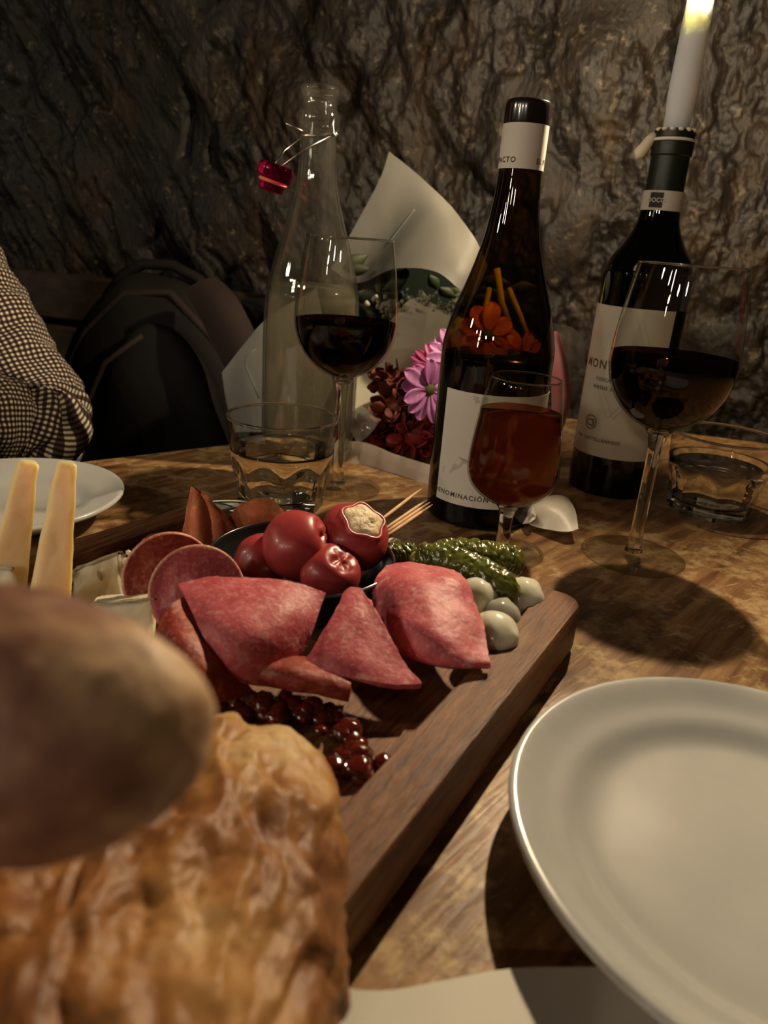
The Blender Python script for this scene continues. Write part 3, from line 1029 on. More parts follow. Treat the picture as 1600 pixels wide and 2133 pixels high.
m_brie = mat('soft_white_cheese', (.78, .71, .50), .55, .35, sss=.8, sssr=(1, .8, .5), sssc=.010, noise_cols=[(.3, (.80, .72, .50)), (.7, (.88, .83, .66))], nscale=60, bump=.5, bscale=180, bdist=.0015)
m_brierind = mat('bloomy_rind', (.62, .56, .40), .8, noise_cols=[(.35, (.40, .32, .14)), (.55, (.68, .62, .46))], nscale=70, bump=.6, bscale=220)
m_jam = mat('dark_red_relish', (.10, .010, .004), .08, .6, coat=.8, sss=.3, sssr=(1, .2, .1), sssc=.004, bump=.5, bscale=160)
m_crust = mat('bread_crust', (.40, .20, .07), .5, .35, noise_cols=[(.30, (.12, .038, .010)), (.43, (.25, .10, .026)), (.54, (.38, .19, .060)), (.68, (.58, .42, .21))], nscale=24, nstretch=(1, .7, 1), bump=.8, bscale=120, bdist=.002, detail=8)
m_roll = mat('bread_roll_crust', (.30, .13, .06), .52, .4, noise_cols=[(.34, (.11, .042, .032)), (.46, (.26, .125, .075)), (.60, (.52, .33, .18))], nscale=34, detail=3, bump=.5, bscale=70, bdist=.003)
m_pick = mat('wooden_toothpick', (.60, .36, .18), .55, noise_cols=[(.3, (.50, .28, .13)), (.7, (.68, .44, .25))], nscale=60, nstretch=(1, 1, 1))
m_dish = mat('white_dish_glaze', (.58, .57, .50), .25, .5)
m_dishprint = mat('dark_printed_pattern', (.03, .03, .03), .4)

# ---------------------------------------------------------------- black bowl of stuffed peppers
bc0 = Vector((-0.0424, 0.3581, 0.04))
bx, by = bc0.x, bc0.y
bp = [(0, BF + .0005), (.022, BF + .0005), (.030, BF + .003), (.042, .026), (.0488, .037), (.0508, .0435), (.0505, .0448), (.0490, .0448), (.0470, .038), (.040, .0275), (.028, .0205), (0, .019)]
single('black_bowl', at_base(lathe(smooth_prof(bp, 4), 64), (bx, by, 0)), m_bowl, 'small black glazed bowl of stuffed red peppers in the board middle', 'bowl', (bx, by, BF))

def pepper(label, c, r, tilt, az, squash=.92, filled=False, seed=0):
    c = Vector(c)
    t = thing('stuffed_pepper', label, 'pepper', tuple(c - Vector((0, 0, r * squash))), 'stuffed red peppers in the black bowl')
    A = (Rz(az) @ Ry(tilt)).to_3x3()
    def f(d):
        ph = atan2(d.y, d.x)
        rr = r * (1 + .035 * sin(4 * ph + seed) * (1 - d.z * d.z) + .03 * noise.noise(d * 2 + Vector((seed, 0, 0))))
        z = d.z * squash
        k = max(0, d.z - .80) / .20
        q = Vector((d.x * rr, d.y * rr, z * r))
        if filled:
            q.z = min(q.z, r * squash * .80 - .0012 * k)
        else:
            q.z -= r * .17 * k ** 1.2 * (1 + .9 * noise.noise(Vector((d.x * 5, d.y * 5, seed * 3.3))))
            q += Vector((d.x, d.y, 0)) * r * .10 * k * noise.noise(Vector((d.x * 9, d.y * 9, seed * 1.7)))
        return c + A @ q
    ob('pepper_skin', ball(f, 40, 32), m_pep, t)
    if filled:
        def g(d):
            ph = atan2(d.y, d.x)
            rr = r * .56 * (1 + .10 * sin(5 * ph + 1) + .05 * noise.noise(d * 6))
            return c + A @ Vector((d.x * rr, d.y * rr, r * squash * .80 + d.z * .0035 * (1 + .5 * noise.noise(d * 5))))
        ob('cheese_filling', ball(g, 28, 14), m_filling, t)
        rim = []
        for k in range(41):
            ph = 2 * pi * k / 40
            rr = r * .60 * (1 + .10 * sin(5 * ph + 1))
            rim.append(c + A @ Vector((cos(ph) * rr, sin(ph) * rr, r * squash * .795)))
        ob('cut_rim', tube(rim, .0013, 8, False), m_pep, t)
    return t
pepper('stuffed red pepper with cream cheese filling facing up, at the bowl right side', (-0.0154, 0.3737, 0.051), .0198, radians(30), radians(-48), .86, True, 1)
pepper('plump red pepper rising highest in the bowl middle, left of the cheese-topped one', (-0.0448, 0.3581, 0.05), .0187, radians(62), radians(-5), 1.02, False, 2)
pepper('small wrinkled red pepper at the bowl front, below the cheese-topped one', (-0.0255, 0.3473, 0.04), .0165, radians(35), radians(-35), .90, False, 3)
pepper('dark red pepper lying low in shade at the bowl left side', (-0.0648, 0.3627, 0.036), .0165, radians(80), radians(160), .95, False, 4)

# toothpicks stuck in the right-hand pepper
pk = [((785,1092,.045), (878,1018,.056), 'single thin toothpick above the bunch of three, stuck behind the cheese-topped pepper'),
      ((800,1106,.043), (891,1040,.052), 'topmost of three bunched toothpicks behind the cheese-topped pepper'),
      ((804,1112,.042), (896,1045,.050), 'middle one of three bunched toothpicks behind the cheese-topped pepper'),
      ((806,1120,.041), (901,1051,.048), 'lowest of three bunched toothpicks behind the cheese-topped pepper')]
pk_w = [((-0.0051, 0.4031, 0.047), (0.0241, 0.4685, 0.05)), ((-0.0005, 0.3967, 0.046), (0.0276, 0.4499, 0.049)), ((0.0002, 0.3929, 0.0455), (0.0295, 0.4485, 0.048)), ((0.0009, 0.3891, 0.045), (0.0311, 0.447, 0.047))]
for (a, b, lab), (p, q) in zip(pk, pk_w):
    p, q = Vector(p), Vector(q)
    p = p - (q - p) * .12
    pts = [p + (q - p) * u for u in (0, .4, .75, .93, 1)]
    single('toothpick', tube(pts, [.0011, .00115, .0011, .0006, .0002], 10), m_pick, lab, 'toothpick', tuple(p), 'wooden toothpicks')

# ---------------------------------------------------------------- salami and cured meat (each slice a folded sheet)
def slice_(label, ctrl, m, thick=.0022, namp=.0007, seed=0, rind=None, nu=34, nv=34, cat='salami', name='salami_slice', group='folded slices of cured meat', nsc=60):
    VF = surf(ctrl, nu, nv, thick, namp, nsc, seed, .0004)
    return single(name, VF, m, label, cat, None, group, angle=60)
# large folded triangle in front of the bowl: top flap, turned fold under it
slice_('largest pink salami slice folded to a triangle, directly in front of the black bowl',
       [[(-0.0914, 0.2988, 0.052), (-0.077, 0.3012, 0.055), (-0.0594, 0.3022, 0.056), (-0.0418, 0.3033, 0.055), (-0.0243, 0.3044, 0.05)],
        [(-0.0811, 0.282, 0.049), (-0.0687, 0.2807, 0.052), (-0.0553, 0.2819, 0.053), (-0.0411, 0.2826, 0.051), (-0.0276, 0.2904, 0.043)],
        [(-0.0725, 0.2704, 0.044), (-0.0634, 0.2667, 0.047), (-0.0533, 0.267, 0.047), (-0.0423, 0.2703, 0.043), (-0.0315, 0.2812, 0.034)],
        [(-0.0659, 0.2659, 0.036), (-0.0601, 0.2617, 0.038), (-0.0536, 0.2616, 0.037), (-0.0453, 0.265, 0.033), (-0.0362, 0.2737, 0.026)],
        [(-0.0626, 0.2692, 0.028), (-0.0577, 0.264, 0.028), (-0.0516, 0.2642, 0.026), (-0.0439, 0.2675, 0.023), (-0.0351, 0.2702, 0.021)]], m_sal, seed=1)
slice_('rolled salami slice edge showing beneath the largest folded triangle',
       [[(-0.055, 0.281, 0.03), (-0.0394, 0.2769, 0.032), (-0.0243, 0.2752, 0.031), (-0.0095, 0.272, 0.028)],
        [(-0.0544, 0.2698, 0.031), (-0.0383, 0.2633, 0.034), (-0.0239, 0.2625, 0.033), (-0.0085, 0.2619, 0.03)],
        [(-0.0557, 0.2687, 0.026), (-0.039, 0.2622, 0.028), (-0.0244, 0.2593, 0.028), (-0.0085, 0.2601, 0.025)],
        [(-0.058, 0.2802, 0.019), (-0.0412, 0.2767, 0.019), (-0.0258, 0.2743, 0.019), (-0.0094, 0.2721, 0.018)]], m_sal2, thick=.003, seed=2)
slice_('flat pink salami triangle pointing up, between the largest slice and the puffed slice',
       [[(-0.0145, 0.305, 0.05), (-0.0129, 0.3068, 0.0515), (-0.0102, 0.3073, 0.052), (-0.0072, 0.3063, 0.0515), (-0.0039, 0.302, 0.05)],
        [(-0.0185, 0.2927, 0.045), (-0.0146, 0.292, 0.0465), (-0.009, 0.2928, 0.047), (-0.0033, 0.2938, 0.046), (0.0021, 0.2928, 0.045)],
        [(-0.023, 0.2839, 0.039), (-0.0164, 0.2807, 0.041), (-0.0073, 0.2813, 0.041), (0.0012, 0.2826, 0.04), (0.0079, 0.2836, 0.039)],
        [(-0.0266, 0.2763, 0.034), (-0.0168, 0.2718, 0.036), (-0.0053, 0.2708, 0.036), (0.0062, 0.2733, 0.034), (0.014, 0.2752, 0.033)],
        [(-0.0305, 0.2713, 0.03), (-0.0171, 0.2668, 0.031), (-0.0042, 0.2646, 0.031), (0.0098, 0.2652, 0.029), (0.0216, 0.2675, 0.029)]], m_sal, thick=.0042, namp=.0004, seed=3)
slice_('puffed folded salami slice at the right, touching the pickled onions',
       [[(0.0037, 0.35, 0.046), (0.0145, 0.3469, 0.05), (0.0246, 0.3462, 0.049), (0.0346, 0.3445, 0.049), (0.042, 0.3463, 0.046)],
        [(-0.0016, 0.332, 0.044), (0.0108, 0.3254, 0.051), (0.0237, 0.324, 0.052), (0.037, 0.3262, 0.051), (0.0452, 0.3291, 0.046)],
        [(-0.0017, 0.3202, 0.038), (0.0102, 0.3095, 0.046), (0.0235, 0.3046, 0.049), (0.0375, 0.3087, 0.047), (0.0488, 0.3112, 0.042)],
        [(0.0011, 0.3093, 0.031), (0.0122, 0.2961, 0.039), (0.0245, 0.2876, 0.044), (0.0379, 0.2906, 0.042), (0.0505, 0.2958, 0.038)],
        [(0.0064, 0.3031, 0.024), (0.0157, 0.2904, 0.029), (0.0263, 0.2807, 0.034), (0.0391, 0.2771, 0.036), (0.0519, 0.2804, 0.035)],
        [(0.0088, 0.3149, 0.017), (0.0171, 0.3074, 0.018), (0.0278, 0.2952, 0.024), (0.0407, 0.2816, 0.031), (0.0523, 0.2813, 0.032)]], m_sal, thick=.002, namp=.0011, seed=4)
slice_('dark red folded slice below and left of the largest salami triangle',
       [[(-0.0918, 0.2736, 0.048), (-0.0891, 0.2856, 0.05), (-0.0859, 0.3008, 0.046), (-0.0802, 0.3134, 0.04)],
        [(-0.0911, 0.2661, 0.043), (-0.0815, 0.2642, 0.045), (-0.0726, 0.2667, 0.042), (-0.0648, 0.2771, 0.034)],
        [(-0.0832, 0.2541, 0.035), (-0.0709, 0.2525, 0.036), (-0.0623, 0.2573, 0.032), (-0.0543, 0.2675, 0.024)],
        [(-0.0741, 0.2522, 0.022), (-0.0653, 0.2529, 0.023), (-0.0567, 0.2592, 0.021), (-0.0492, 0.268, 0.018)]], m_sal2, seed=6)
def round_slice(label, c, r, tilt, az, m, curl=.25, seed=0):
    c = Vector(c)
    A = (Rz(az) @ Rx(tilt)).to_3x3()
    V, Fc = [], []
    n, k = 48, 14
    off = Vector((seed * 3.3, 1, 2))
    for s_ in (1, -1):
        for i in range(k + 1):
            rr = r * (i / k) if i else r * .02
            for j in range(n):
                a = 2 * pi * j / n
                x, y = rr * cos(a), rr * sin(a)
                x *= 1 + .03 * noise.noise(Vector((cos(a), sin(a), seed)) * 2)
                z = curl * y * y / r * .8 - curl * x * x / r + .0012 * noise.fractal(Vector((x, y, 0)) * 70 + off, 1, 2, 3) + s_ * .0010 + (.0012 * (i >= k - 1) * s_ * .4)
                V.append(tuple(c + A @ Vector((x, y, z))))
    o_ = n * (k + 1)
    for i in range(k):
        for j in range(n):
            j2 = (j + 1) % n
            Fc.append((i * n + j, (i + 1) * n + j, (i + 1) * n + j2, i * n + j2))
            Fc.append((o_ + i * n + j, o_ + i * n + j2, o_ + (i + 1) * n + j2, o_ + (i + 1) * n + j))
    for j in range(n):
        j2 = (j + 1) % n
        Fc.append((k * n + j, o_ + k * n + j, o_ + k * n + j2, k * n + j2))
    Fc.append(tuple(range(n))[::-1])
    Fc.append(tuple(range(o_, o_ + n)))
    t = single('salami_slice', (V, Fc), m, label, 'salami', None, 'folded slices of cured meat', angle=60)
    rim = [c + A @ Vector((r * 1.0 * cos(a), r * 1.0 * sin(a), curl * r * (.8 * sin(a) ** 2 - cos(a) ** 2))) for a in [2 * pi * q / 40 for q in range(41)]]
    ob('rind', tube(rim, .0013, 8, False), m_saledge, t)
round_slice('round dark salami slice standing at the left, touching the crumbly soft cheese', (-0.1056, 0.3326, 0.0375), .0225, radians(66), radians(24), m_sal2, .18, 1)
round_slice('round pink salami slice leaning in front of the dark round slice', (-0.088, 0.3181, 0.0385), .0222, radians(64), radians(18), m_sal, .16, 2)
# orange-brown cured meat behind the bowl
slice_('pointed orange cured meat slice standing upright behind the round salami',
       [[(-0.1162, 0.4152, 0.058), (-0.1139, 0.4122, 0.058), (-0.1117, 0.4103, 0.057)],
        [(-0.1166, 0.4063, 0.047), (-0.1099, 0.4008, 0.049), (-0.1062, 0.4063, 0.046)],
        [(-0.1177, 0.4011, 0.035), (-0.1076, 0.3936, 0.038), (-0.1028, 0.4013, 0.034)],
        [(-0.1184, 0.3984, 0.022), (-0.1081, 0.3923, 0.024), (-0.1031, 0.4021, 0.021)]], m_ham, thick=.0035, seed=7, name='cured_meat_slice', cat='cured meat')
slice_('sloping orange-brown cured meat slice beside the upright pointed one',
       [[(-0.1166, 0.4293, 0.05), (-0.1111, 0.4233, 0.05), (-0.1084, 0.4197, 0.049)],
        [(-0.1123, 0.4296, 0.038), (-0.1031, 0.4195, 0.04), (-0.0969, 0.4186, 0.037)],
        [(-0.1087, 0.421, 0.026), (-0.0986, 0.4167, 0.027), (-0.09, 0.4256, 0.025)],
        [(-0.1048, 0.4111, 0.0175), (-0.096, 0.4117, 0.018), (-0.0862, 0.4222, 0.0175)]], m_ham, thick=.002, seed=8, name='cured_meat_slice', cat='cured meat')
slice_('domed orange-brown cured meat slice behind the bowl, below the left tumbler',
       [[(-0.0907, 0.4287, 0.044), (-0.0812, 0.4343, 0.046), (-0.0708, 0.4358, 0.045), (-0.0579, 0.4226, 0.04)],
        [(-0.0959, 0.4272, 0.037), (-0.0809, 0.4251, 0.041), (-0.0677, 0.4272, 0.04), (-0.0558, 0.4235, 0.034)],
        [(-0.0991, 0.4278, 0.028), (-0.0821, 0.4238, 0.031), (-0.0667, 0.4279, 0.03), (-0.054, 0.4257, 0.026)],
        [(-0.0997, 0.4277, 0.019), (-0.0834, 0.4262, 0.02), (-0.0674, 0.4278, 0.02), (-0.0539, 0.4266, 0.019)]], m_ham, thick=.002, seed=9, name='cured_meat_slice', cat='cured meat')
slice_('thin brown cured meat slice peeking up behind the dark round salami',
       [[(-0.1329, 0.3614, 0.04), (-0.1304, 0.3742, 0.042), (-0.122, 0.3819, 0.041)], [(-0.1352, 0.3589, 0.028), (-0.1235, 0.3598, 0.03), (-0.1132, 0.3692, 0.028)], [(-0.1349, 0.3604, 0.017), (-0.1223, 0.3626, 0.017), (-0.1103, 0.3677, 0.017)]],
       m_ham, thick=.0018, seed=10, name='cured_meat_slice', cat='cured meat', nu=18, nv=18)

# small patterned dish under the cured meat
dc = (-0.1037, 0.4519, 0.02)
dd = thing('patterned_dish', 'small white dish with dark printed pattern, behind the cured meat slices', 'dish', (dc[0], dc[1], BF))
ob('dish_body', at_base(lathe(smooth_prof([(0, BF + .0003), (.024, BF + .0003), (.034, .0175), (.0385, .0215), (.0392, .0225), (.0382, .0228), (.034, .0198), (.025, .0172), (0, .0168)], 4), 64), (dc[0], dc[1], 0)), m_dish, dd)
for k in range(26):
    a = 2 * pi * k / 26
    rr0, rr1 = .0270, .0365
    pts = []
    for u in range(7):
        f = u / 6
        r_ = rr0 + (rr1 - rr0) * f
        aa = a + .20 * sin(f * 5 + k)
        z = .0175 + (.0213 - .0175) * f ** 1.2 + .0006
        pts.append((dc[0] + r_ * cos(aa), dc[1] + r_ * sin(aa), z))
    ob('print_line', tube(pts, .0006, 5), m_dishprint, dd)
for rr, z in ((.0265, .0182), (.0372, .0222)):
    ob('print_ring', tube([(dc[0] + rr * cos(2 * pi * q / 40), dc[1] + rr * sin(2 * pi * q / 40), z) for q in range(41)], .0005, 5, False), m_dishprint, dd)

# ---------------------------------------------------------------- gherkins and pickled onions
def gherkin(label, pts, r, seed, stem_end=None):
    P = [Vector(p) for p in pts]
    n, seg = 64, 150
    t = thing('gherkin', label, 'gherkin', tuple(P[0] - Vector((0, 0, r))), 'pickled gherkins')
    V, Fc = [], []
    path = [crom(P, i / seg) for i in range(seg + 1)]
    side = None
    rn = random.Random(seed)
    warts = [(rn.random(), rn.random() * 2 * pi, rn.uniform(.5, 1)) for _ in range(330)]
    for i, p in enumerate(path):
        tdir = (path[min(i + 1, seg)] - path[max(i - 1, 0)]).normalized()
        if side is None:
            side = tdir.cross(Vector((0, 0, 1))).normalized()
        side = (side - tdir * side.dot(tdir)).normalized()
        bb = tdir.cross(side)
        f = i / seg
        e = min(f, 1 - f)
        prof = (1 - (1 - min(e / .17, 1)) ** 2.2) ** .5 if e < .17 else 1
        rr = max(r * prof * (1 + .06 * sin(f * 7 + seed)), r * .06)
        near = [w_ for w_ in warts if abs(f - w_[0]) < .036]
        for k in range(n):
            a = 2 * pi * k / n
            h = 0
            for wf, wa, ws in near:
                df = (f - wf) * 7.5
                da = (a - wa + pi) % (2 * pi) - pi
                d2 = df * df + da * da
                if d2 < .065:
                    h = max(h, ws * (1 - d2 / .065))
            rk = rr + h * r * .15 * prof
            V.append(tuple(p + (side * cos(a) + bb * sin(a)) * rk))
    for i in range(seg):
        for k in range(n):
            k2 = (k + 1) % n
            Fc.append((i * n + k, i * n + k2, (i + 1) * n + k2, (i + 1) * n + k))
    Fc.append(tuple(range(n))[::-1])
    Fc.append(tuple(range(seg * n, seg * n + n)))
    ob('skin', (V, Fc), m_gherk, t)
    if stem_end is not None:
        q = path[0] if stem_end == 0 else path[-1]
        ob('stem_end', ball(lambda d: q + Vector((d.x, d.y, d.z)) * .0042 * (1 + .25 * noise.noise(d * 3 + Vector((seed, 0, 0)))), 16, 10), m_stem, t)
gherkin('long bumpy gherkin lying over the pickled onions, nearest the puffed salami', [(0.0198, 0.3735, 0.04), (0.0325, 0.3699, 0.043), (0.0507, 0.3607, 0.041), (0.0741, 0.346, 0.036)], .0090, 3, 0)
gherkin('smooth-ended dark gherkin behind the long one, along the board rim', [(0.0275, 0.393, 0.033), (0.0474, 0.3959, 0.034), (0.0673, 0.3955, 0.034), (0.0851, 0.3955, 0.033)], .0100, 5)
gherkin('short dark gherkin showing between the black bowl and the long gherkin', [(-0.0062, 0.3892, 0.03), (0.0049, 0.396, 0.031), (0.0222, 0.4029, 0.03)], .0072, 8)

def onion(label, c, r, dirv, m, seed, group='pickled onions'):
    c = Vector(c)
    A = align(dirv).to_3x3()
    def f(d):
        k = max(0, abs(d.z) - .72) / .28
        rr = r * (1 + .03 * noise.noise(d * 2.5 + Vector((seed, 0, 0))))
        return c + A @ Vector((d.x * rr * (1 - .35 * k), d.y * rr * (1 - .35 * k), d.z * rr * 1.06 + (.0004 if d.z > 0 else -.0004) * k * k))
    single('pickled_onion', ball(f, 32, 24), m, label, 'onion', tuple(c - Vector((0, 0, r))), group)
onion('white pickled onion at the rim corner, under the tip of the long gherkin', (0.0791, 0.3608, 0.027), .0122, (.6, .3, .7), m_onion, 1)
onion('white pickled onion furthest from the corner, tucked against the puffed salami', (0.0521, 0.3459, 0.033), .0112, (.8, -.3, .2), m_onion, 2)
onion('greyish translucent pickled onion between two white ones', (0.064, 0.3367, 0.0265), .0112, (.2, .4, .9), m_oniong, 3)
onion('white pickled onion nearest the camera, beside the board rim', (0.0574, 0.3127, 0.03), .0126, (.7, -.5, .3), m_onion, 4)
onion('pale onion sliver showing just right of the cheese-topped pepper', (0.0071, 0.417, 0.027), .0065, (.5, .5, .5), m_onion, 5)

# ---------------------------------------------------------------- cheeses
def prism(pts_a, pts_b, namp=.0006, n=10, seed=0, bulge=0):
    """block spanned between two quads (near face a, far face b), lightly uneven"""
    Va = [Vector(p) for p in pts_a]
    Vb = [Vector(p) for p in pts_b]
    bm = bmesh.new()
    vs = [bm.verts.new(p) for p in Va + Vb]
    for f in ((0, 1, 2, 3), (7, 6, 5, 4), (0, 4, 5, 1), (1, 5, 6, 2), (2, 6, 7, 3), (3, 7, 4, 0)):
        bm.faces.new([vs[i] for i in f])
    bmesh.ops.bevel(bm, geom=bm.edges[:] + bm.verts[:], offset=.0016, segments=2, affect='EDGES')
    bmesh.ops.subdivide_edges(bm, edges=[e for e in bm.edges if e.calc_length() > .004], cuts=n, use_grid_fill=True)
    off = Vector((seed * 5.1, seed, 3))
    for v in bm.verts:
        v.co += noise.noise_vector(v.co * 90 + off) * namp + noise.noise_vector(v.co * 260 + off) * namp * .8
    bm.verts.index_update()
    V = [tuple(v.co) for v in bm.verts]
    Fc = [tuple(v.index for v in f.verts) for f in bm.faces]
    bm.free()
    return V, Fc
def stick(label, bl, br, tl, tr, depth, seed):
    """tapered slice of hard cheese: broad front face, rounded narrow top"""
    B0, B1, T0, T1 = [Vector(p) for p in (bl, br, tl, tr)]
    d = Vector(depth)
    V, Fc = [], []
    m_, n_ = 26, 16
    for side in (0, 1):
        for i in range(m_ + 1):
            f = i / m_
            L, R_ = B0 + (T0 - B0) * f, B1 + (T1 - B1) * f
            for j in range(n_ + 1):
                u = j / n_
                q = L + (R_ - L) * u
                e = abs(u - .5) * 2
                q.z -= .0022 * f ** 8 * e ** 4
                q += d * (.5 if side else -.5) * (1 - .35 * e ** 6) * (1 - .4 * f ** 10)
                q += noise.noise_vector(q * 70 + Vector((seed, 0, 0))) * .0006 + noise.noise_vector(q * 260) * .00022
                V.append(tuple(q))
    W, o_ = n_ + 1, (n_ + 1) * (m_ + 1)
    for i in range(m_):
        for j in range(n_):
            a, b, c, e = i * W + j, i * W + j + 1, (i + 1) * W + j + 1, (i + 1) * W + j
            Fc += [(a, b, c, e), (o_ + e, o_ + c, o_ + b, o_ + a)]
        for j in (0, n_):
            a, b = i * W + j, (i + 1) * W + j
            Fc.append((a, b, o_ + b, o_ + a))
    for j in range(n_):
        for i in (0, m_):
            a, b = i * W + j, i * W + j + 1
            Fc.append((a, b, o_ + b, o_ + a))
    single('cheese_stick', (V, Fc), m_hard, label, 'cheese', None, 'tall hard cheese sticks', angle=60)
stick('tall hard cheese stick standing nearest the soft white cheese', (-0.1763, 0.3201, 0.016), (-0.1549, 0.3235, 0.016), (-0.1678, 0.35, 0.0893), (-0.157, 0.35, 0.0897), (-.0030, .0065, .0005), 1)
stick('tall hard cheese stick standing at the left frame edge', (-0.2015, 0.3237, 0.016), (-0.1816, 0.331, 0.016), (-0.1879, 0.35, 0.0882), (-0.1766, 0.35, 0.0886), (-.0030, .0065, .0005), 2)
def wedge(label, pts_a, pts_b, seed, hole=None, rough=.0013):
    t = thing('soft_cheese_wedge', label, 'cheese', pts_a[0], 'pieces of soft white cheese')
    ob('cheese_body', prism(pts_a, pts_b, rough, 9, seed), m_brie, t, angle=60)
    a, b, c, d = [Vector(p) for p in pts_a]
    up = Vector((0, 0, .0012))
    ob('rind', prism([tuple(d - up * .8), tuple(c - up * .8), tuple(c + up), tuple(d + up)], [tuple(Vector(p) + up * k_) for p, k_ in ((pts_b[3], -.8), (pts_b[2], -.8), (pts_b[2], 1), (pts_b[3], 1))], .0007, 4, seed + 3), m_brierind, t, angle=60)
    return t
w1 = wedge('crumbly soft white cheese piece with a hole, beside the round dark salami', [(-0.1592, 0.3334, 0.015), (-0.1328, 0.3409, 0.015), (-0.1385, 0.352, 0.0408), (-0.1652, 0.352, 0.0278)],
           [(-0.157, 0.3518, 0.015), (-0.1328, 0.3577, 0.015), (-0.1409, 0.366, 0.0339), (-0.1645, 0.366, 0.0236)], 4)
ob('hole', ball(lambda d, q=Vector((-0.1475, 0.3455, 0.0293)): q + Vector((d.x * .0016, d.y * .0006, d.z * .0030 + d.x * -.0012)), 14, 10), m_brierind, w1)
for k in range(14):
    q = Vector((-0.136, 0.352, 0.0297)) + Vector((rnd.uniform(-.002, .0035), rnd.uniform(-.002, .004), rnd.uniform(-.017, .012)))
    r_ = rnd.uniform(.0012, .0026)
    ob('crumb', ball(lambda d, q=q, r_=r_: q + d * r_ * (1 + .4 * noise.noise(d * 2 + q * 300)), 10, 7), m_brie, w1)
for k in range(10):
    q = Vector((-0.1652, 0.35, 0.0239)) + Vector((rnd.uniform(-.002, .002), rnd.uniform(-.002, .002), rnd.uniform(-.012, .006)))
    r_ = rnd.uniform(.0012, .0024)
    ob('crumb', ball(lambda d, q=q, r_=r_: q + d * r_ * (1 + .4 * noise.noise(d * 2 + q * 300)), 10, 7), m_brie, w1)
wedge('soft white cheese wedge with yellowish rind, in front of the crumbly piece', [(-0.1392, 0.2996, 0.015), (-0.1067, 0.3044, 0.015), (-0.1064, 0.312, 0.0364), (-0.1385, 0.312, 0.0299)],
      [(-0.1373, 0.3183, 0.015), (-0.1104, 0.3249, 0.015), (-0.1164, 0.33, 0.0289), (-0.1425, 0.33, 0.0247)], 5, rough=.0009)
wedge('soft white cheese lump at the left frame edge, in front of the cheese sticks', [(-0.201, 0.3156, 0.015), (-0.1761, 0.3195, 0.015), (-0.1815, 0.325, 0.0397), (-0.2007, 0.325, 0.0397)],
      [(-0.2074, 0.3271, 0.015), (-0.1835, 0.3326, 0.015), (-0.1906, 0.336, 0.0343), (-0.2076, 0.336, 0.0334)], 6, rough=.0010)

# ---------------------------------------------------------------- relish
J = []
for k in range(70):
    u = rnd.random()
    cen = [(-0.0467, 0.255, 0.017), (-0.0339, 0.2572, 0.019), (-0.0234, 0.2543, 0.018), (-0.0126, 0.2461, 0.018), (-0.0037, 0.2367, 0.018), (-0.0007, 0.2271, 0.017), (-0.0423, 0.2585, 0.018), (-0.0593, 0.2527, 0.017), (-0.0045, 0.2282, 0.018)][k % 9]
    q = Vector(cen) + Vector((rnd.gauss(0, .0045), rnd.gauss(0, .0045), rnd.uniform(-.002, .002)))
    q.z = max(q.z, BF + .0012)
    r_ = rnd.uniform(.0028, .0058)
    J.append(ball(lambda d, q=q, r_=r_: q + Vector((d.x, d.y, d.z * .62)) * r_ * (1 + .3 * noise.noise(d * 1.8 + q * 200)), 12, 8))
o = single('relish', join(*J), m_jam, 'glossy dark red fruit relish spread around the bread end on the board', 'relish')
o['kind'] = 'stuff'

# ---------------------------------------------------------------- bread
def bread_pt(d):
    ex = abs(d.x) ** .85 * (1 if d.x >= 0 else -1)
    ey = abs(d.y) ** .85 * (1 if d.y >= 0 else -1)
    ez = abs(d.z) ** .80 * (1 if d.z >= 0 else -1)
    far = max(0, ey)
    q = Vector((ex * (.0570 if ex > 0 else .0570 + .030 * (1 - far) ** 2) * (1 - .38 * far * far), ey * .110, ez * .0300 * (1 - .22 * far)))
    wob = .012 * noise.noise(Vector((q.x * 20, q.y * 16, 5)))
    f1 = noise.fractal(Vector(((q.x + wob) * 26 + q.y * 12, q.y * 12, q.z * 13 + 3.7)), 1, 2, 3)
    fold = max(-.75, 1 - abs(f1) * 3.4)
    crack = max(0, 1 - abs(noise.noise(Vector((q.x * 24 - q.y * 9, q.y * 30 + q.x * 8, q.z * 20 + 9)))) * 9)
    big = noise.noise(q * 24 + Vector((3.7, 7.4, 1)))
    fine = noise.fractal(q * 110, .8, 2, 5)
    f2 = max(-.5, 1 - abs(noise.fractal(Vector((q.x * 55 + q.y * 30, q.y * 40 - q.x * 20, q.z * 45)), .9, 2, 3)) * 3)
    q = q + d * (-.0009 * max(0, -f2) + .0007 * f2 + .0034 * fold - .0022 * crack + .0040 * big + .0009 * fine)
    p = Vector((-.0600, .1030, .0445)) + Matrix.Rotation(radians(-12), 3, 'Z') @ q
    p.z -= .004 * far
    lobe = max(0, 1 - sqrt((p.x + .128) ** 2 + (p.y - .095) ** 2) / .036)
    if d.z > 0:
        p.z += .034 * lobe * (2 - lobe) * min(1, d.z * 2)
    if p.z < BF + .0005:
        p.z = BF + .0005
    if p.z < .036:      # the underside tucks in over the board rim
        k = min((.036 - p.z) / .018, 1)
        lim = -.0150 + (p.y - .17) * .56      # inner wall of the rim
        if p.x > lim:
            p.x += (lim - p.x) * k
    return p
single('bread_loaf', ball(bread_pt, 320, 240), m_crust, 'large rustic bread loaf with folded golden crust lying along the board', 'bread', (-.058, .107, BF))
def baguette_pt(d):
    ex = abs(d.x) ** .50 * (1 if d.x >= 0 else -1)
    q = Vector((ex * .1040, d.y * .0245, d.z * .0250))
    q.y *= 1 + .06 * noise.noise(Vector((q.x * 30, 1, 2)))
    q += d * (.0022 * noise.noise(q * 45) + .0007 * noise.fractal(q * 120, 1, 2, 3))
    return Vector((-.1275, .0965, .1230)) + Matrix.Rotation(radians(-6), 3, 'Y') @ q
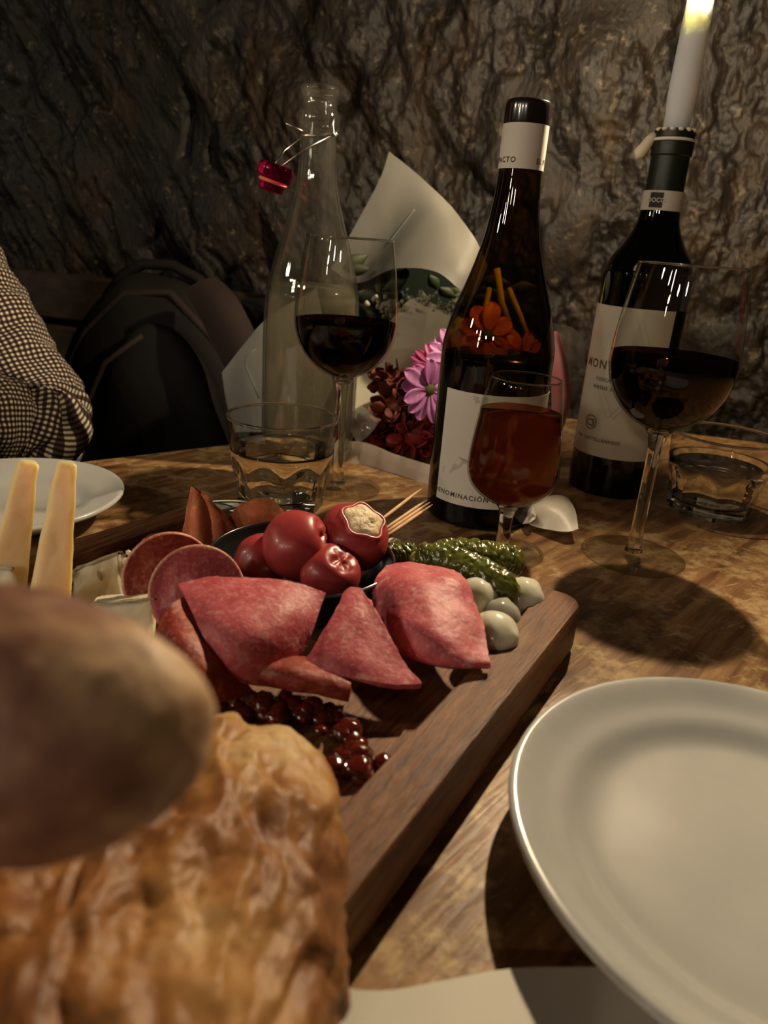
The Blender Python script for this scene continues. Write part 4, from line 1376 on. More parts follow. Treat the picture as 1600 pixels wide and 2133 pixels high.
single('baguette_piece', ball(baguette_pt, 96, 72), m_roll, 'out-of-focus brown baguette piece lying across the loaf, rounded end nearest the camera', 'bread')

# ---------------------------------------------------------------- bouquet lying behind the bottles
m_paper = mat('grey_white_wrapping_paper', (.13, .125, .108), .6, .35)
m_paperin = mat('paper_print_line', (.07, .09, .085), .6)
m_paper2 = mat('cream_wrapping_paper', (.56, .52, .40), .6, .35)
m_cello = thin_glass('cellophane', (.90, .90, .88), 1.5, .08, haze=.18, hazecol=(.6, .58, .55))
m_violet = mat('violet_petal', (.50, .13, .46), .5, sss=.3, sssr=(1, .4, .8), sssc=.004, noise_cols=[(.35, (.46, .13, .42)), (.65, (.66, .30, .60))], nscale=50, nstretch=(4, 1, 1))
m_violetcore = mat('flower_core', (.10, .085, .02), .7, bump=.5, bscale=400)
m_redleaf = mat('dark_red_leaf', (.22, .012, .014), .5, noise_cols=[(.3, (.12, .010, .008)), (.7, (.30, .022, .022))], nscale=60)
m_rust = mat('rust_flower', (.11, .016, .006), .6, noise_cols=[(.3, (.07, .008, .004)), (.7, (.16, .028, .008))], nscale=60)
m_orange = mat('orange_petal', (.70, .13, .02), .45, noise_cols=[(.3, (.60, .09, .012)), (.7, (.80, .20, .04))], nscale=40, sss=.2, sssc=.003)
m_pinkpetal = mat('pale_pink_petal', (.68, .26, .26), .45, sss=.4, sssc=.004, noise_cols=[(.3, (.60, .20, .20)), (.7, (.74, .34, .33))], nscale=30)
m_green = mat('flower_stalk_green', (.02, .03, .01), .6, noise_cols=[(.3, (.010, .018, .007)), (.7, (.032, .040, .014))], nscale=40)
m_filler = mat('dried_white_filler', (.30, .28, .21), .9)
m_ribbon = mat('white_satin_ribbon', (.60, .50, .40), .28, .6, bump=.3, bscale=60, bstretch=(20, 200, 20))
m_ribbon2 = mat('cream_ribbon_tail', (.72, .66, .55), .4, .5, bump=.15, bscale=200)

bq = thing('bouquet', 'flower bouquet in grey white paper with violet and red flowers, lying behind the bottles', 'bouquet', (.05, .74, 0))
def bsheet(name, ctrl, m, nu=30, nv=30, thick=.0005, namp=.0012, nsc=14, seed=0, parent=bq):
    return ob(name, surf(ctrl, nu, nv, thick, namp, nsc, seed), m, parent, angle=60)
# tall pointed flap at the back
flap = [[(-0.0838, 0.9, 0.1668), (-0.0566, 0.91, 0.2215), (-0.035, 0.92, 0.2669), (-0.0259, 0.93, 0.298)],
        [(-0.0502, 0.87, 0.1548), (-0.0236, 0.875, 0.2031), (-0.0027, 0.885, 0.2448), (0.0072, 0.9, 0.275)],
        [(-0.0096, 0.8, 0.1762), (0.0081, 0.82, 0.2056), (0.0286, 0.835, 0.2356), (0.041, 0.85, 0.2465)],
        [(0.0307, 0.745, 0.1792), (0.0415, 0.76, 0.195), (0.0506, 0.785, 0.2134), (0.0575, 0.8, 0.2267)],
        [(0.0548, 0.735, 0.1659), (0.0605, 0.745, 0.1836), (0.0677, 0.765, 0.1968), (0.0711, 0.78, 0.2081)],
        [(0.0736, 0.755, 0.1592), (0.078, 0.765, 0.1704), (0.0828, 0.785, 0.179), (0.0863, 0.8, 0.1871)]]
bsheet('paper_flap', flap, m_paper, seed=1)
FL = [[Vector(p) for p in r_] for r_ in flap]
def on_flap(u, v, lift=.0009):
    p = crom([crom([r_[k] for r_ in FL], u) for k in range(4)], v)
    return p + Vector((0, -lift, .0004))
ob('print_line', tube([on_flap(.245 + .035 * u / 10, .30 + .32 * u / 10) for u in range(11)], .0009, 6), m_paperin, bq)
bsheet('flap_shade_sheet', [[(-0.0585, 0.9, 0.1687), (-0.0502, 0.86, 0.1185), (-0.0406, 0.83, 0.0801)], [(-0.0068, 0.89, 0.1939), (0.0038, 0.86, 0.1332), (0.0133, 0.83, 0.0843)], [(0.0431, 0.88, 0.1874), (0.0527, 0.85, 0.1325), (0.0616, 0.83, 0.088)], [(0.0947, 0.87, 0.1603), (0.103, 0.85, 0.1205), (0.1098, 0.83, 0.0917)]], mat('flap_shade_green', (.004, .007, .0045), .9, .1), seed=12, namp=.003)  # near-black sheet added as the shade inside the wrap, below the flap
# left corner flap beyond the carafe
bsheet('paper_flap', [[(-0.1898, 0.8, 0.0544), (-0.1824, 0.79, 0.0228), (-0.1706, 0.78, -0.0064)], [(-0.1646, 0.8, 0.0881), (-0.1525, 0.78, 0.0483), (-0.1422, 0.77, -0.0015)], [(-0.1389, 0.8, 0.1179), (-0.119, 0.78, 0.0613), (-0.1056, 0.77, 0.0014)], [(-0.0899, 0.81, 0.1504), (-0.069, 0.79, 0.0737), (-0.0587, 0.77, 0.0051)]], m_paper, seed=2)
ob('print_line', tube([(-0.1482, 0.775, 0.0862), (-0.1583, 0.775, 0.0784), (-0.1579, 0.773, 0.0672), (-0.1494, 0.772, 0.0501), (-0.1426, 0.77, 0.0355)], .0011, 6), m_paperin, bq)
# main front sheet rising behind the flowers
main = [[(-0.0624, 0.752, 0.0095), (-0.0577, 0.765, 0.0458), (-0.05, 0.778, 0.0746), (-0.0451, 0.786, 0.0965)],
        [(-0.0281, 0.752, 0.0319), (-0.0234, 0.767, 0.0659), (-0.0184, 0.78, 0.0969), (-0.0137, 0.79, 0.1194)],
        [(0.006, 0.752, 0.0484), (0.0091, 0.768, 0.0834), (0.0115, 0.784, 0.116), (0.0139, 0.8, 0.1486)],
        [(0.0429, 0.752, 0.0563), (0.0441, 0.768, 0.086), (0.045, 0.783, 0.1138), (0.0492, 0.795, 0.1384)],
        [(0.0823, 0.752, 0.0609), (0.0831, 0.767, 0.0867), (0.0846, 0.78, 0.1097), (0.0866, 0.788, 0.1252)]]
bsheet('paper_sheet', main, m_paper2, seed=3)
ob('print_line', tube([(0.0242, 0.76, 0.0819), (0.0315, 0.769, 0.1023), (0.0442, 0.767, 0.1001), (0.0568, 0.766, 0.0982)], .0016, 4), m_paperin, bq)
# dark green foliage behind
for k in range(34):
    q = Vector((0.0174, 0.84, 0.1616)) + Vector((rnd.uniform(-.085, .11), rnd.uniform(-.02, .02), rnd.uniform(-.05, .02)))
    a = rnd.uniform(0, 2 * pi)
    L = rnd.uniform(.022, .04)
    dv = Vector((cos(a), rnd.uniform(-.3, .3), abs(sin(a)) * .6))
    sd = dv.cross(Vector((0, 1, .2))).normalized() * L * .22
    ctrl = [[q, q + Vector((0, 0, .001)), q], [q + dv * L * .5 - sd, q + dv * L * .5 + Vector((0, -.003, 0)), q + dv * L * .5 + sd], [q + dv * L, q + dv * L + Vector((0, 0, .0005)), q + dv * L]]
    ob('leaf', surf(ctrl, 6, 4, .0004), m_green, bq)
# baby's breath
def puff(cen, n, spread, r0):
    out = []
    for k in range(n):
        q = Vector(cen) + Vector((rnd.gauss(0, spread), rnd.gauss(0, spread * .6), rnd.gauss(0, spread * .55)))
        r_ = rnd.uniform(.5, 1) * r0
        out.append(ball(lambda d, q=q, r_=r_: q + d * r_ * (1 + .5 * noise.noise(d * 2.5 + q * 100)), 8, 6))
    return join(*out)
f_ = ob('white_filler', join(puff((-0.0107, 0.8, 0.1374), 90, .007, .0030), puff((0.0233, 0.8, 0.1449), 60, .009, .0022), puff((0.0468, 0.8, 0.1392), 50, .008, .0022), puff((-0.0224, 0.79, 0.1128), 30, .007, .0026)), m_filler, bq)
f_['kind'] = 'stuff'
# violet daisies
pet = None
def daisy(c, nrm, R_, n, m=m_violet, core=m_violetcore, name='violet_daisy', wdt=.30, droop=.25, seed=0):
    c = Vector(c)
    A = align(nrm).to_3x3()
    rn = random.Random(seed)
    core_o = ob(name, ball(lambda d: c + A @ Vector((d.x * R_ * .22, d.y * R_ * .22, d.z * R_ * .14)), 16, 10), core, bq)
    for k in range(n):
        a = 2 * pi * k / n + rn.uniform(-.1, .1)
        L = R_ * rn.uniform(.85, 1.08)
        lift = rn.uniform(.1, .35)
        e1 = Vector((cos(a), sin(a), 0))
        e2 = Vector((-sin(a), cos(a), 0))
        ctrl = []
        for u, wv in ((.12, .10), (.4, .8), (.7, 1.0), (.92, .65), (1.0, .12)):
            mid = e1 * L * u + Vector((0, 0, L * (lift * u - droop * u * u)))
            hw = e2 * R_ * wdt * wv * .5
            ctrl.append([c + A @ (mid - hw + Vector((0, 0, R_ * .05))), c + A @ mid, c + A @ (mid + hw + Vector((0, 0, R_ * .05)))])
        ob('petal', surf(ctrl, 10, 6, .0006, .0003, 60, seed + k), m, core_o)
daisy((0.0335, 0.695, 0.0734), (.50, -.75, .10), .0330, 14, seed=1, wdt=.44, droop=.15)
daisy((0.0542, 0.715, 0.1025), (.35, -.8, .3), .0270, 14, seed=2, wdt=.42)
m_magenta = mat('magenta_petal', (.38, .03, .16), .5, noise_cols=[(.35, (.30, .02, .12)), (.65, (.46, .06, .22))], nscale=50)
daisy((0.0391, 0.735, 0.0887), (-.1, -.8, .5), .026, 16, m_magenta, name='magenta_daisy', seed=3)
# rust and dark red blooms as many-leaved heads
def head(name, c, R_, n, m, seed, sq=(1, .7, 1)):
    rn = random.Random(seed)
    c = Vector(c)
    core_o = ob(name, ball(lambda d: c + Vector((d.x * sq[0], d.y * sq[1], d.z * sq[2])) * R_ * .62, 14, 10), m, bq)
    for k in range(n):
        d = Vector((rn.gauss(0, 1), rn.gauss(-.7, .8), rn.gauss(0, 1))).normalized()
        s1 = d.cross(Vector((rn.uniform(-1, 1), rn.uniform(-1, 1), rn.uniform(-1, 1)))).normalized()
        b_ = c + Vector((d.x * sq[0], d.y * sq[1], d.z * sq[2])) * R_ * .55
        L = R_ * rn.uniform(.35, .6)
        dv = (d + s1 * .5).normalized()
        sd = dv.cross(s1).normalized() * L * .38
        ctrl = [[b_ - sd * .3, b_, b_ + sd * .3], [b_ + dv * L * .6 - sd, b_ + dv * L * .6 + d * .001, b_ + dv * L * .6 + sd], [b_ + dv * L - sd * .2, b_ + dv * L, b_ + dv * L + sd * .2]]
        ob('petal', surf(ctrl, 4, 4, .0005), m, core_o)
head('rust_bloom', (-0.0027, 0.74, 0.0676), .026, 46, m_rust, 1)
head('rust_bloom', (0.0078, 0.725, 0.041), .032, 60, m_rust, 2)
head('dark_red_bloom', (-0.0062, 0.735, 0.0158), .030, 60, m_redleaf, 3)
head('dark_red_bloom', (0.0286, 0.715, 0.0238), .034, 70, m_redleaf, 4, (1.1, .6, .9))
head('dark_red_bloom', (0.0431, 0.735, 0.0475), .030, 50, m_redleaf, 5)
head('dark_red_bloom', (-0.0267, 0.745, 0.0167), .022, 36, m_redleaf, 6)
# orange lily and yellow stalks seen through the brown bottle
daisy((0.0908, 0.76, 0.1201), (0, -.9, .2), .034, 9, m_orange, name='orange_lily', wdt=.55, droop=.5, seed=4)
daisy((0.1274, 0.76, 0.1036), (.3, -.8, .1), .026, 8, m_orange, name='orange_lily', wdt=.55, droop=.5, seed=5)
m_yel = mat('yellow_stalk', (.50, .42, .10), .5)
for (x0, y0), (x1, y1) in (((1030, 590), (1050, 690)), ((1050, 580), (1080, 690)), ((1015, 600), (990, 660))):
    pass
ob('stalk', tube([(0.0972, 0.8, 0.1841), (0.1051, 0.79, 0.1518), (0.1182, 0.785, 0.124)], .0035, 8), m_yel, bq)
ob('stalk', tube([(0.0921, 0.8, 0.1646), (0.0889, 0.79, 0.1409), (0.0807, 0.785, 0.1212)], .0028, 8), m_yel, bq)
ob('stalk', tube([(0.1121, 0.8, 0.1661), (0.127, 0.79, 0.1389), (0.1403, 0.785, 0.1108)], .0028, 8), m_yel, bq)
# pale pink bud and cellophane at the right
ob('pink_bud', surf([[(0.1434, 0.72, 0.1291), (0.1502, 0.715, 0.1029), (0.1561, 0.715, 0.0704), (0.1617, 0.72, 0.0405)], [(0.1499, 0.715, 0.1347), (0.159, 0.705, 0.1052), (0.1668, 0.705, 0.0734), (0.1684, 0.715, 0.0374)], [(0.157, 0.73, 0.1289), (0.1689, 0.725, 0.098), (0.1761, 0.725, 0.065), (0.1744, 0.73, 0.034)]], 20, 20, .002, .0006, 30, 2), m_pinkpetal, bq)
bsheet('cellophane', [[(0.1453, 0.74, 0.1407), (0.1553, 0.735, 0.1), (0.1587, 0.72, 0.0599), (0.1624, 0.71, 0.0234)], [(0.1656, 0.745, 0.138), (0.1762, 0.74, 0.096), (0.1748, 0.715, 0.0575), (0.1695, 0.7, 0.0267)], [(0.1795, 0.75, 0.1328), (0.1871, 0.745, 0.1008), (0.1829, 0.71, 0.0592), (0.1768, 0.695, 0.0336)], [(0.1902, 0.76, 0.1205), (0.1931, 0.75, 0.0956), (0.1883, 0.715, 0.0537), (0.1831, 0.7, 0.0448)]], m_cello, namp=.003, seed=7)
bsheet('cellophane', [[(-0.0434, 0.7, 0.0341), (-0.0364, 0.695, 0.0238), (-0.0309, 0.69, 0.0159)], [(-0.0383, 0.705, 0.0454), (-0.0279, 0.7, 0.0353), (-0.0199, 0.695, 0.0251)], [(-0.0308, 0.71, 0.0497), (-0.0192, 0.705, 0.0435), (-0.0115, 0.7, 0.0366)]], m_cello, namp=.004, nsc=40, seed=8, nu=16, nv=16)
# ribbon band across the table and its rolled tail
bsheet('ribbon', [[(-0.0484, 0.69, 0.0179), (-0.0455, 0.685, 0.0064), (-0.0432, 0.68, -0.0032)], [(-0.0236, 0.68, 0.0207), (-0.02, 0.675, 0.0051), (-0.0174, 0.668, -0.008)], [(0.0048, 0.66, 0.0177), (0.0069, 0.655, 0.0029), (0.0092, 0.65, -0.0086)], [(0.0337, 0.64, 0.0167), (0.0362, 0.634, 0.0027), (0.0386, 0.628, -0.0062)], [(0.0666, 0.632, 0.0127), (0.0696, 0.626, 0.0012), (0.0715, 0.62, -0.0081)]], m_ribbon, 36, 12, .0006, .0006, 30, 4)
bsheet('ribbon_tail', [[(0.115, 0.5749, 0.004), (0.1107, 0.5499, 0.008), (0.1119, 0.5445, 0.004)],
                       [(0.122, 0.5741, 0.01), (0.1177, 0.5432, 0.016), (0.118, 0.5344, 0.004)],
                       [(0.1335, 0.5803, 0.013), (0.1281, 0.5413, 0.02), (0.1281, 0.5236, 0.006)],
                       [(0.1472, 0.5883, 0.013), (0.1422, 0.5428, 0.019), (0.1395, 0.5147, 0.009)],
                       [(0.1558, 0.5938, 0.01), (0.1521, 0.5496, 0.014), (0.1481, 0.5173, 0.011)]], m_ribbon2, 30, 24, .0007, .0004, 40, 5)
bsheet('ribbon_tail', [[(0.1091, 0.5417, 0.002), (0.1112, 0.5496, 0.004)], [(0.1132, 0.5264, 0.01), (0.1156, 0.5362, 0.012)], [(0.118, 0.5326, 0.012), (0.1201, 0.5448, 0.014)], [(0.1135, 0.5316, 0.016), (0.1159, 0.5423, 0.017)]], m_ribbon2, 20, 10, .0007, .0003, 40, 6)

# ---------------------------------------------------------------- backpack on the bench
m_bag = mat('black_backpack_nylon', (.0045, .0035, .0026), .75, .2, bump=.3, bscale=500, bdist=.0006)
m_bagtrim = mat('dark_brown_backpack_padding', (.017, .0105, .009), .75, .2, bump=.3, bscale=400, bdist=.0006)
bgc = Vector((-.315, .985, -.29))
bg_ = thing('backpack', 'black backpack with padded brown strap standing on the bench', 'backpack', tuple(bgc))
Rb = Matrix.Rotation(radians(-8), 3, 'Z')
def bag_pt(d, hw, hd, H, c, taper=.25, p_=.72):
    ex = abs(d.x) ** p_ * (1 if d.x >= 0 else -1)
    ey = abs(d.y) ** p_ * (1 if d.y >= 0 else -1)
    z = (d.z + 1) / 2
    zz = 1 - (1 - z) ** 1.0
    top = 1 - taper * max(0, z - .45) ** 1.6 * 2.2
    q = Vector((ex * hw * top, ey * hd * (1 - .35 * z), zz * H))
    q += d * .006 * noise.noise(q * 14 + Vector((3, 1, 2)))
    return Vector(c) + Rb @ q
ob('main_compartment', ball(lambda d: bag_pt(d, .165, .085, .428, bgc, .42), 56, 40), m_bag, bg_)
ob('front_pocket', ball(lambda d: bag_pt(d, .105, .042, .365, bgc + Vector((.018, -.070, .01)), .45), 48, 32), m_bag, bg_)
def bpt(x, y, z):
    return tuple(bgc + Rb @ Vector((x, y, z)))
ob('zip_piping', tube([bpt(-.150, -.040, .10), bpt(-.146, -.040, .20), bpt(-.122, -.038, .29), bpt(-.085, -.036, .355), bpt(-.03, -.030, .405), bpt(.03, -.030, .41), bpt(.085, -.034, .36), bpt(.120, -.036, .28), bpt(.142, -.038, .18)], .0055, 8), m_bagtrim, bg_)
ob('zip_piping', tube([bpt(-.080, -.100, .03), bpt(-.082, -.099, .16), bpt(-.070, -.092, .25), bpt(-.035, -.084, .325), bpt(.015, -.080, .362)], .0035, 8), m_bagtrim, bg_)
ob('haul_loop', tube([bpt(-.075, .0, .395), bpt(-.05, .0, .425), bpt(-.02, 0, .441), bpt(.02, 0, .442), bpt(.055, 0, .428), bpt(.08, 0, .395)], .007, 10), m_bag, bg_)
st_ = [[(-0.2572, 0.9, 0.1279), (-0.2369, 0.9, 0.1393), (-0.2197, 0.905, 0.1447)], [(-0.2309, 0.875, 0.1034), (-0.2098, 0.87, 0.119), (-0.1925, 0.88, 0.1276)], [(-0.2078, 0.86, 0.0684), (-0.187, 0.855, 0.0871), (-0.1713, 0.865, 0.1008)], [(-0.1859, 0.85, 0.0324), (-0.1681, 0.845, 0.0516), (-0.1534, 0.855, 0.0677)], [(-0.1686, 0.85, -0.0124), (-0.1507, 0.845, 0.0076), (-0.1357, 0.855, 0.0239)]]
ob('shoulder_strap', surf(st_, 30, 10, .009, .001, 20, 3), m_bagtrim, bg_, angle=60)

# ---------------------------------------------------------------- person seated at the left
m_skin = mat('skin', (.52, .30, .20), .5, sss=.2, sssr=(1, .4, .2), sssc=.004)
m_hair = mat('dark_brown_hair', (.035, .02, .012), .55, bump=.8, bscale=60, bstretch=(120, 120, 12))
m_eye = mat('eye', (.55, .52, .48), .15)
m_pupil = mat('iris', (.05, .03, .02), .1)
m_lip = mat('lips', (.40, .16, .12), .45)
m_jeans = mat('dark_trousers', (.02, .022, .03), .8, bump=.3, bscale=400)
def check_mat(name, su, sv):
    m = bpy.data.materials.new(name)
    m.use_nodes = True
    nt = m.node_tree
    b = nt.nodes['Principled BSDF']
    b.inputs['Roughness'].default_value = .85
    b.inputs['Specular IOR Level'].default_value = .15
    uv = nn(nt, 'ShaderNodeTexCoord')
    sp_ = nn(nt, 'ShaderNodeSeparateXYZ')
    nt.links.new(uv.outputs['UV'], sp_.inputs[0])
    outs = []
    for ax, k in (('X', su), ('Y', sv)):
        mu = nn(nt, 'ShaderNodeMath', operation='MULTIPLY')
        mu.inputs[1].default_value = k
        nt.links.new(sp_.outputs[ax], mu.inputs[0])
        fr = nn(nt, 'ShaderNodeMath', operation='FRACT')
        nt.links.new(mu.outputs[0], fr.inputs[0])
        gt = nn(nt, 'ShaderNodeMath', operation='GREATER_THAN')
        gt.inputs[1].default_value = .46
        nt.links.new(fr.outputs[0], gt.inputs[0])
        outs.append(gt)
    a = nn(nt, 'ShaderNodeMath', operation='ADD')
    nt.links.new(outs[0].outputs[0], a.inputs[0])
    nt.links.new(outs[1].outputs[0], a.inputs[1])
    h = nn(nt, 'ShaderNodeMath', operation='MULTIPLY')
    h.inputs[1].default_value = .5
    nt.links.new(a.outputs[0], h.inputs[0])
    r = nn(nt, 'ShaderNodeValToRGB')
    r.color_ramp.interpolation = 'CONSTANT'
    r.color_ramp.elements[0].position = 0
    r.color_ramp.elements[0].color = (.60, .56, .46, 1)
    r.color_ramp.elements[1].position = .3
    r.color_ramp.elements[1].color = (.075, .040, .028, 1)
    e = r.color_ramp.elements.new(.8)
    e.color = (.012, .010, .012, 1)
    nt.links.new(h.outputs[0], r.inputs[0])
    nt.links.new(r.outputs[0], b.inputs['Base Color'])
    return m
m_check = check_mat('gingham_shirt', 1, 1)

pf_ = Vector((.74, -.67, 0))      # facing direction, towards the table
pl_ = Vector((.67, .74, 0))       # the person's left
hip = Vector((-.745, .80, -.19))
per = thing('person', 'person in brown and white gingham shirt seated at left, elbow at the table edge', 'person', (hip.x, hip.y, -.29))
chest = hip + Vector((0, 0, .38)) + pf_ * .03
neck = chest + Vector((0, 0, .14)) + pf_ * .01
hd = neck + Vector((0, 0, .155)) + pf_ * .04
shL = chest + pl_ * .165 + Vector((0, 0, .085))
shR = chest - pl_ * .165 + Vector((0, 0, .085))
elL = Vector((-0.3948, 0.79, -0.0113))
wrL = Vector((-.485, .575, .028))
elR = shR + pf_ * .12 - pl_ * .05 + Vector((0, 0, -.26))
wrR = Vector((-.63, .43, .028))
# one continuous skinned body
bV, bE, bRd = [], [], []
def node(p, r, par=None):
    bV.append(tuple(Vector(p)))
    bRd.append(r)
    if par is not None:
        bE.append((par, len(bV) - 1))
    return len(bV) - 1
n0 = node(hip, (.13, .10))
n1 = node(hip + Vector((0, 0, .18)), (.125, .095), n0)
n2 = node(chest, (.135, .10), n1)
n3 = node(neck - Vector((0, 0, .03)), (.055, .055), n2)
n4 = node(neck + Vector((0, 0, .05)) + pf_ * .01, (.052, .052), n3)
n5 = node(hd - Vector((0, 0, .035)) + pf_ * .012, (.066, .072), n4)
n6 = node(hd + Vector((0, 0, .045)) - pf_ * .008, (.074, .084), n5)
n7 = node(hd + Vector((0, 0, .095)) - pf_ * .012, (.05, .055), n6)
def limb(sh, el, wr, hdir, side):
    a = node(sh, (.052, .052), n2)
    b = node(sh + (el - sh) * .5, (.043, .043), a)
    c = node(el, (.036, .036), b)
    d = node(el + (wr - el) * .5, (.033, .033), c)
    e = node(wr, (.024, .027), d)
    h1 = node(wr + hdir * .045, (.016, .036), e)
    h2 = node(wr + hdir * .085, (.013, .034), h1)
    return wr, hdir
limb(shL, elL, wrL, (wrL - elL).normalized() * Vector((1, 1, 0)), 1)
limb(shR, elR, wrR, Vector((.70, .60, 0)).normalized(), -1)
for s_ in (1, -1):
    a = node(hip + pl_ * .09 * s_ + pf_ * .05 - Vector((0, 0, .02)), (.085, .085), n0)
    b = node(hip + pl_ * .11 * s_ + pf_ * .40 - Vector((0, 0, .02)), (.058, .058), a)
    c = node(hip + pl_ * .11 * s_ + pf_ * .43 - Vector((0, 0, .24)), (.05, .05), b)
    d = node(hip + pl_ * .11 * s_ + pf_ * .42 - Vector((0, 0, .50)), (.034, .034), c)
    e = node(hip + pl_ * .11 * s_ + pf_ * .52 - Vector((0, 0, .53)), (.03, .026), d)
def skin_mesh(name, Vv, Ee, Rd, m, parent, sub=2):
    me = bpy.data.meshes.new(name)
    off = Vector(parent['_b'])
    me.from_pydata([tuple(Vector(v) - off) for v in Vv], Ee, [])
    o = bpy.data.objects.new(name, me)
    COL.objects.link(o)
    md = o.modifiers.new('skin', 'SKIN')
    md.use_smooth_shade = True
    for i, r in enumerate(Rd):
        me.skin_vertices[0].data[i].radius = r if isinstance(r, tuple) else (r, r)
    me.skin_vertices[0].data[0].use_root = True
    s2 = o.modifiers.new('sub', 'SUBSURF')
    s2.levels = s2.render_levels = sub
    me.materials.append(m)
    o.parent = parent
    o['_b'] = tuple(off)
    return o
body = skin_mesh('body', bV, bE, bRd, m_skin, per)
# face
def headpt(f, l, u):
    return hd + pf_ * f + pl_ * l + Vector((0, 0, u))
ob('nose', tube([headpt(.078, 0, .022), headpt(.090, 0, .004), headpt(.098, 0, -.012), headpt(.082, 0, -.018)], [.007, .010, .013, .006], 10), m_skin, body)
for s_ in (1, -1):
    e_ = ob('eye', ball(lambda d: headpt(.071, .031 * s_, .022) + d * .0125, 14, 10), m_eye, body)
    ob('iris', ball(lambda d: headpt(.0815, .031 * s_, .022) + d * .0045, 10, 8), m_pupil, body)
    ob('eyebrow', tube([headpt(.080, .014 * s_, .041), headpt(.082, .030 * s_, .046), headpt(.072, .048 * s_, .041)], .004, 6), m_hair, body)
    ob('ear', ball(lambda d: headpt(-.005, .079 * s_, .008) + pf_ * d.x * .018 + pl_ * d.y * .009 + Vector((0, 0, d.z * .030)), 12, 10), m_skin, body)
ob('mouth', tube([headpt(.076, .024, -.040), headpt(.086, .010, -.037), headpt(.087, 0, -.039), headpt(.086, -.010, -.037), headpt(.076, -.024, -.040)], [.003, .0055, .0055, .0055, .003], 8), m_lip, body)
def hair_pt(d):
    q = headpt(-.022, 0, .042) + pf_ * d.x * .092 + pl_ * d.y * .088 + Vector((0, 0, d.z * .088))
    fr = (q - hd).dot(pf_)
    if fr > .015 and q.z < hd.z + .062:
        q = q - pf_ * (fr - .015)
    q += d * .006 * noise.fractal(d * 6, 1, 2, 3)
    return q
ob('hair', ball(hair_pt, 40, 28), m_hair, per)
# hands: five fingers each
def fingers(wr, hdir, s_):
    side = Vector((0, 0, 1)).cross(hdir).normalized() * s_
    for k, (off, L) in enumerate(((-.026, .062), (-.009, .074), (.009, .078), (.026, .070))):
        p = wr + hdir * .085 + side * off
        ob('finger', tube([p - hdir * .012, p + hdir * L * .4 + Vector((0, 0, .004)), p + hdir * L * .75 - Vector((0, 0, .003)), p + hdir * L - Vector((0, 0, .012))], [.0088, .0085, .0078, .0055], 10), m_skin, body)
    p = wr + hdir * .035 + side * .026
    ob('thumb', tube([p - hdir * .01, p + hdir * .022 + side * .022, p + hdir * .050 + side * .030 - Vector((0, 0, .005))], [.012, .0105, .0075], 10), m_skin, body)
fingers(wrL, ((wrL - elL) * Vector((1, 1, 0))).normalized(), 1)
fingers(wrR, Vector((.70, .60, 0)).normalized(), -1)

# shirt: torso tube and two sleeves, gingham by UV in metres / cell
CELL = .0054
def cloth_tube(path, rads, n=56, seg=60, wr_amp=.004, seed=0, fold_at=None, up=Vector((0, 0, 1)), flat=(1, 1)):
    P = [Vector(p) for p in path]
    Rr = [Vector((r, 0, 0)) for r in rads]
    V, Fc, UV = [], [], []
    side = None
    dist = 0
    prev = None
    for i in range(seg + 1):
        f = i / seg
        p = crom(P, f)
        r = crom(Rr, f).x
        t_ = (crom(P, min(f + .01, 1)) - crom(P, max(f - .01, 0))).normalized()
        if side is None:
            side = t_.cross(up if abs(t_.dot(up)) < .9 else pf_).normalized()
        side = (side - t_ * side.dot(t_)).normalized()
        b_ = t_.cross(side)
        if prev is not None:
            dist += (p - prev).length
        prev = p
        for k in range(n + 1):
            a = 2 * pi * k / n
            q0 = Vector((cos(a), sin(a), f * 3 + seed))
            wv = wr_amp * noise.fractal(Vector((cos(a) * 1.3, sin(a) * 1.3, dist * 34 + seed)), 1, 2, 3)
            if fold_at:
                for fa, am in fold_at:
                    wv -= am * math.exp(-((f - fa + .03 * sin(a * 2 + seed)) / .016) ** 2)
            V.append(tuple(p + (side * cos(a) * flat[0] + b_ * sin(a) * flat[1]) * (r + wv)))
            UV.append((round(2 * pi * .052 / CELL) * k / n, dist / CELL))
    W = n + 1
    for i in range(seg):
        for k in range(n):
            Fc.append((i * W + k, i * W + k + 1, (i + 1) * W + k + 1, (i + 1) * W + k))
    return V, Fc, UV
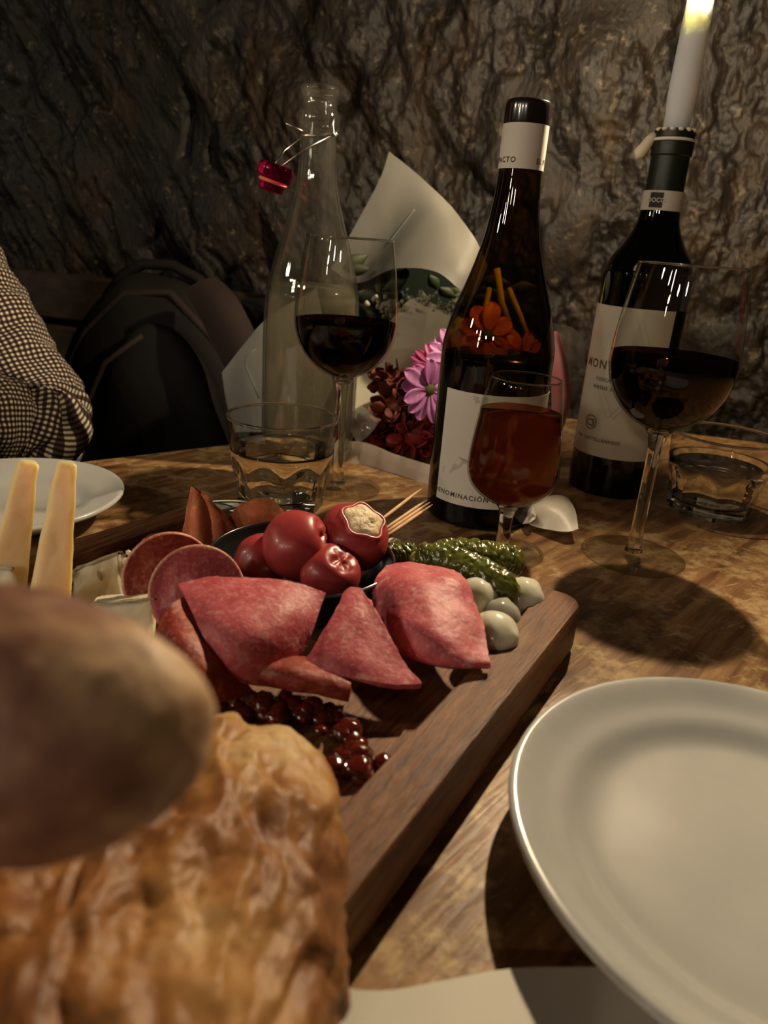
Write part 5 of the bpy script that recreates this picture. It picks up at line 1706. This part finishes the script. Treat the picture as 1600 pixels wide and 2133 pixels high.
sl_path = [shL - pl_ * .03 + Vector((0, 0, .01)), shL + (elL - shL) * .25, shL + (elL - shL) * .6, elL + (shL - elL) * .12, elL + Vector((.004, -.012, -.006)), elL + (wrL - elL) * .22, elL + (wrL - elL) * .5, elL + (wrL - elL) * .9]
shirt = ob('shirt', cloth_tube([hip - Vector((0, 0, .06)), hip + Vector((0, 0, .1)), hip + Vector((0, 0, .25)), chest + Vector((0, 0, .03)), chest + Vector((0, 0, .10)), neck - Vector((0, 0, .01)), neck + Vector((0, 0, .02))],
                               [.155, .150, .152, .170, .150, .075, .066], 96, 70, .006, 2, flat=(1, .78), up=pl_), m_check, per, recalc=False)
ob('sleeve', cloth_tube(sl_path, [.066, .062, .058, .058, .060, .054, .048, .040], 96, 150, .0065, 5, [(.56, .008), (.63, .010), (.70, .006)]), m_check, shirt, recalc=False)
sr_path = [shR + pl_ * .03 + Vector((0, 0, .01)), shR + (elR - shR) * .4, elR + (shR - elR) * .12, elR, elR + (wrR - elR) * .3, elR + (wrR - elR) * .9]
ob('sleeve', cloth_tube(sr_path, [.066, .060, .056, .056, .050, .038], 56, 70, .0045, 8), m_check, shirt, recalc=False)
for s_ in (1, -1):
    h0 = hip + pl_ * .09 * s_ + pf_ * .02 - Vector((0, 0, .02))
    k0 = hip + pl_ * .11 * s_ + pf_ * .42 - Vector((0, 0, .03))
    ob('trouser_leg', cloth_tube([h0, h0 + (k0 - h0) * .5, k0, k0 - Vector((0, 0, .14)) + pf_ * .02, k0 - Vector((0, 0, .46))], [.105, .092, .080, .070, .052], 40, 50, .004, 3 + s_), m_jeans, per, recalc=False)
    f0 = hip + pl_ * .11 * s_ + pf_ * .42
    ob('shoe', ball(lambda d: Vector((f0.x, f0.y, -.715)) + pf_ * (d.x * .13 + .05) + pl_ * d.y * .046 + Vector((0, 0, max(d.z, -.75) * .045)), 24, 16), m_bag, per)

# the base helper property is not needed once everything is parented
for o in bpy.data.objects:
    if '_b' in o:
        del o['_b']
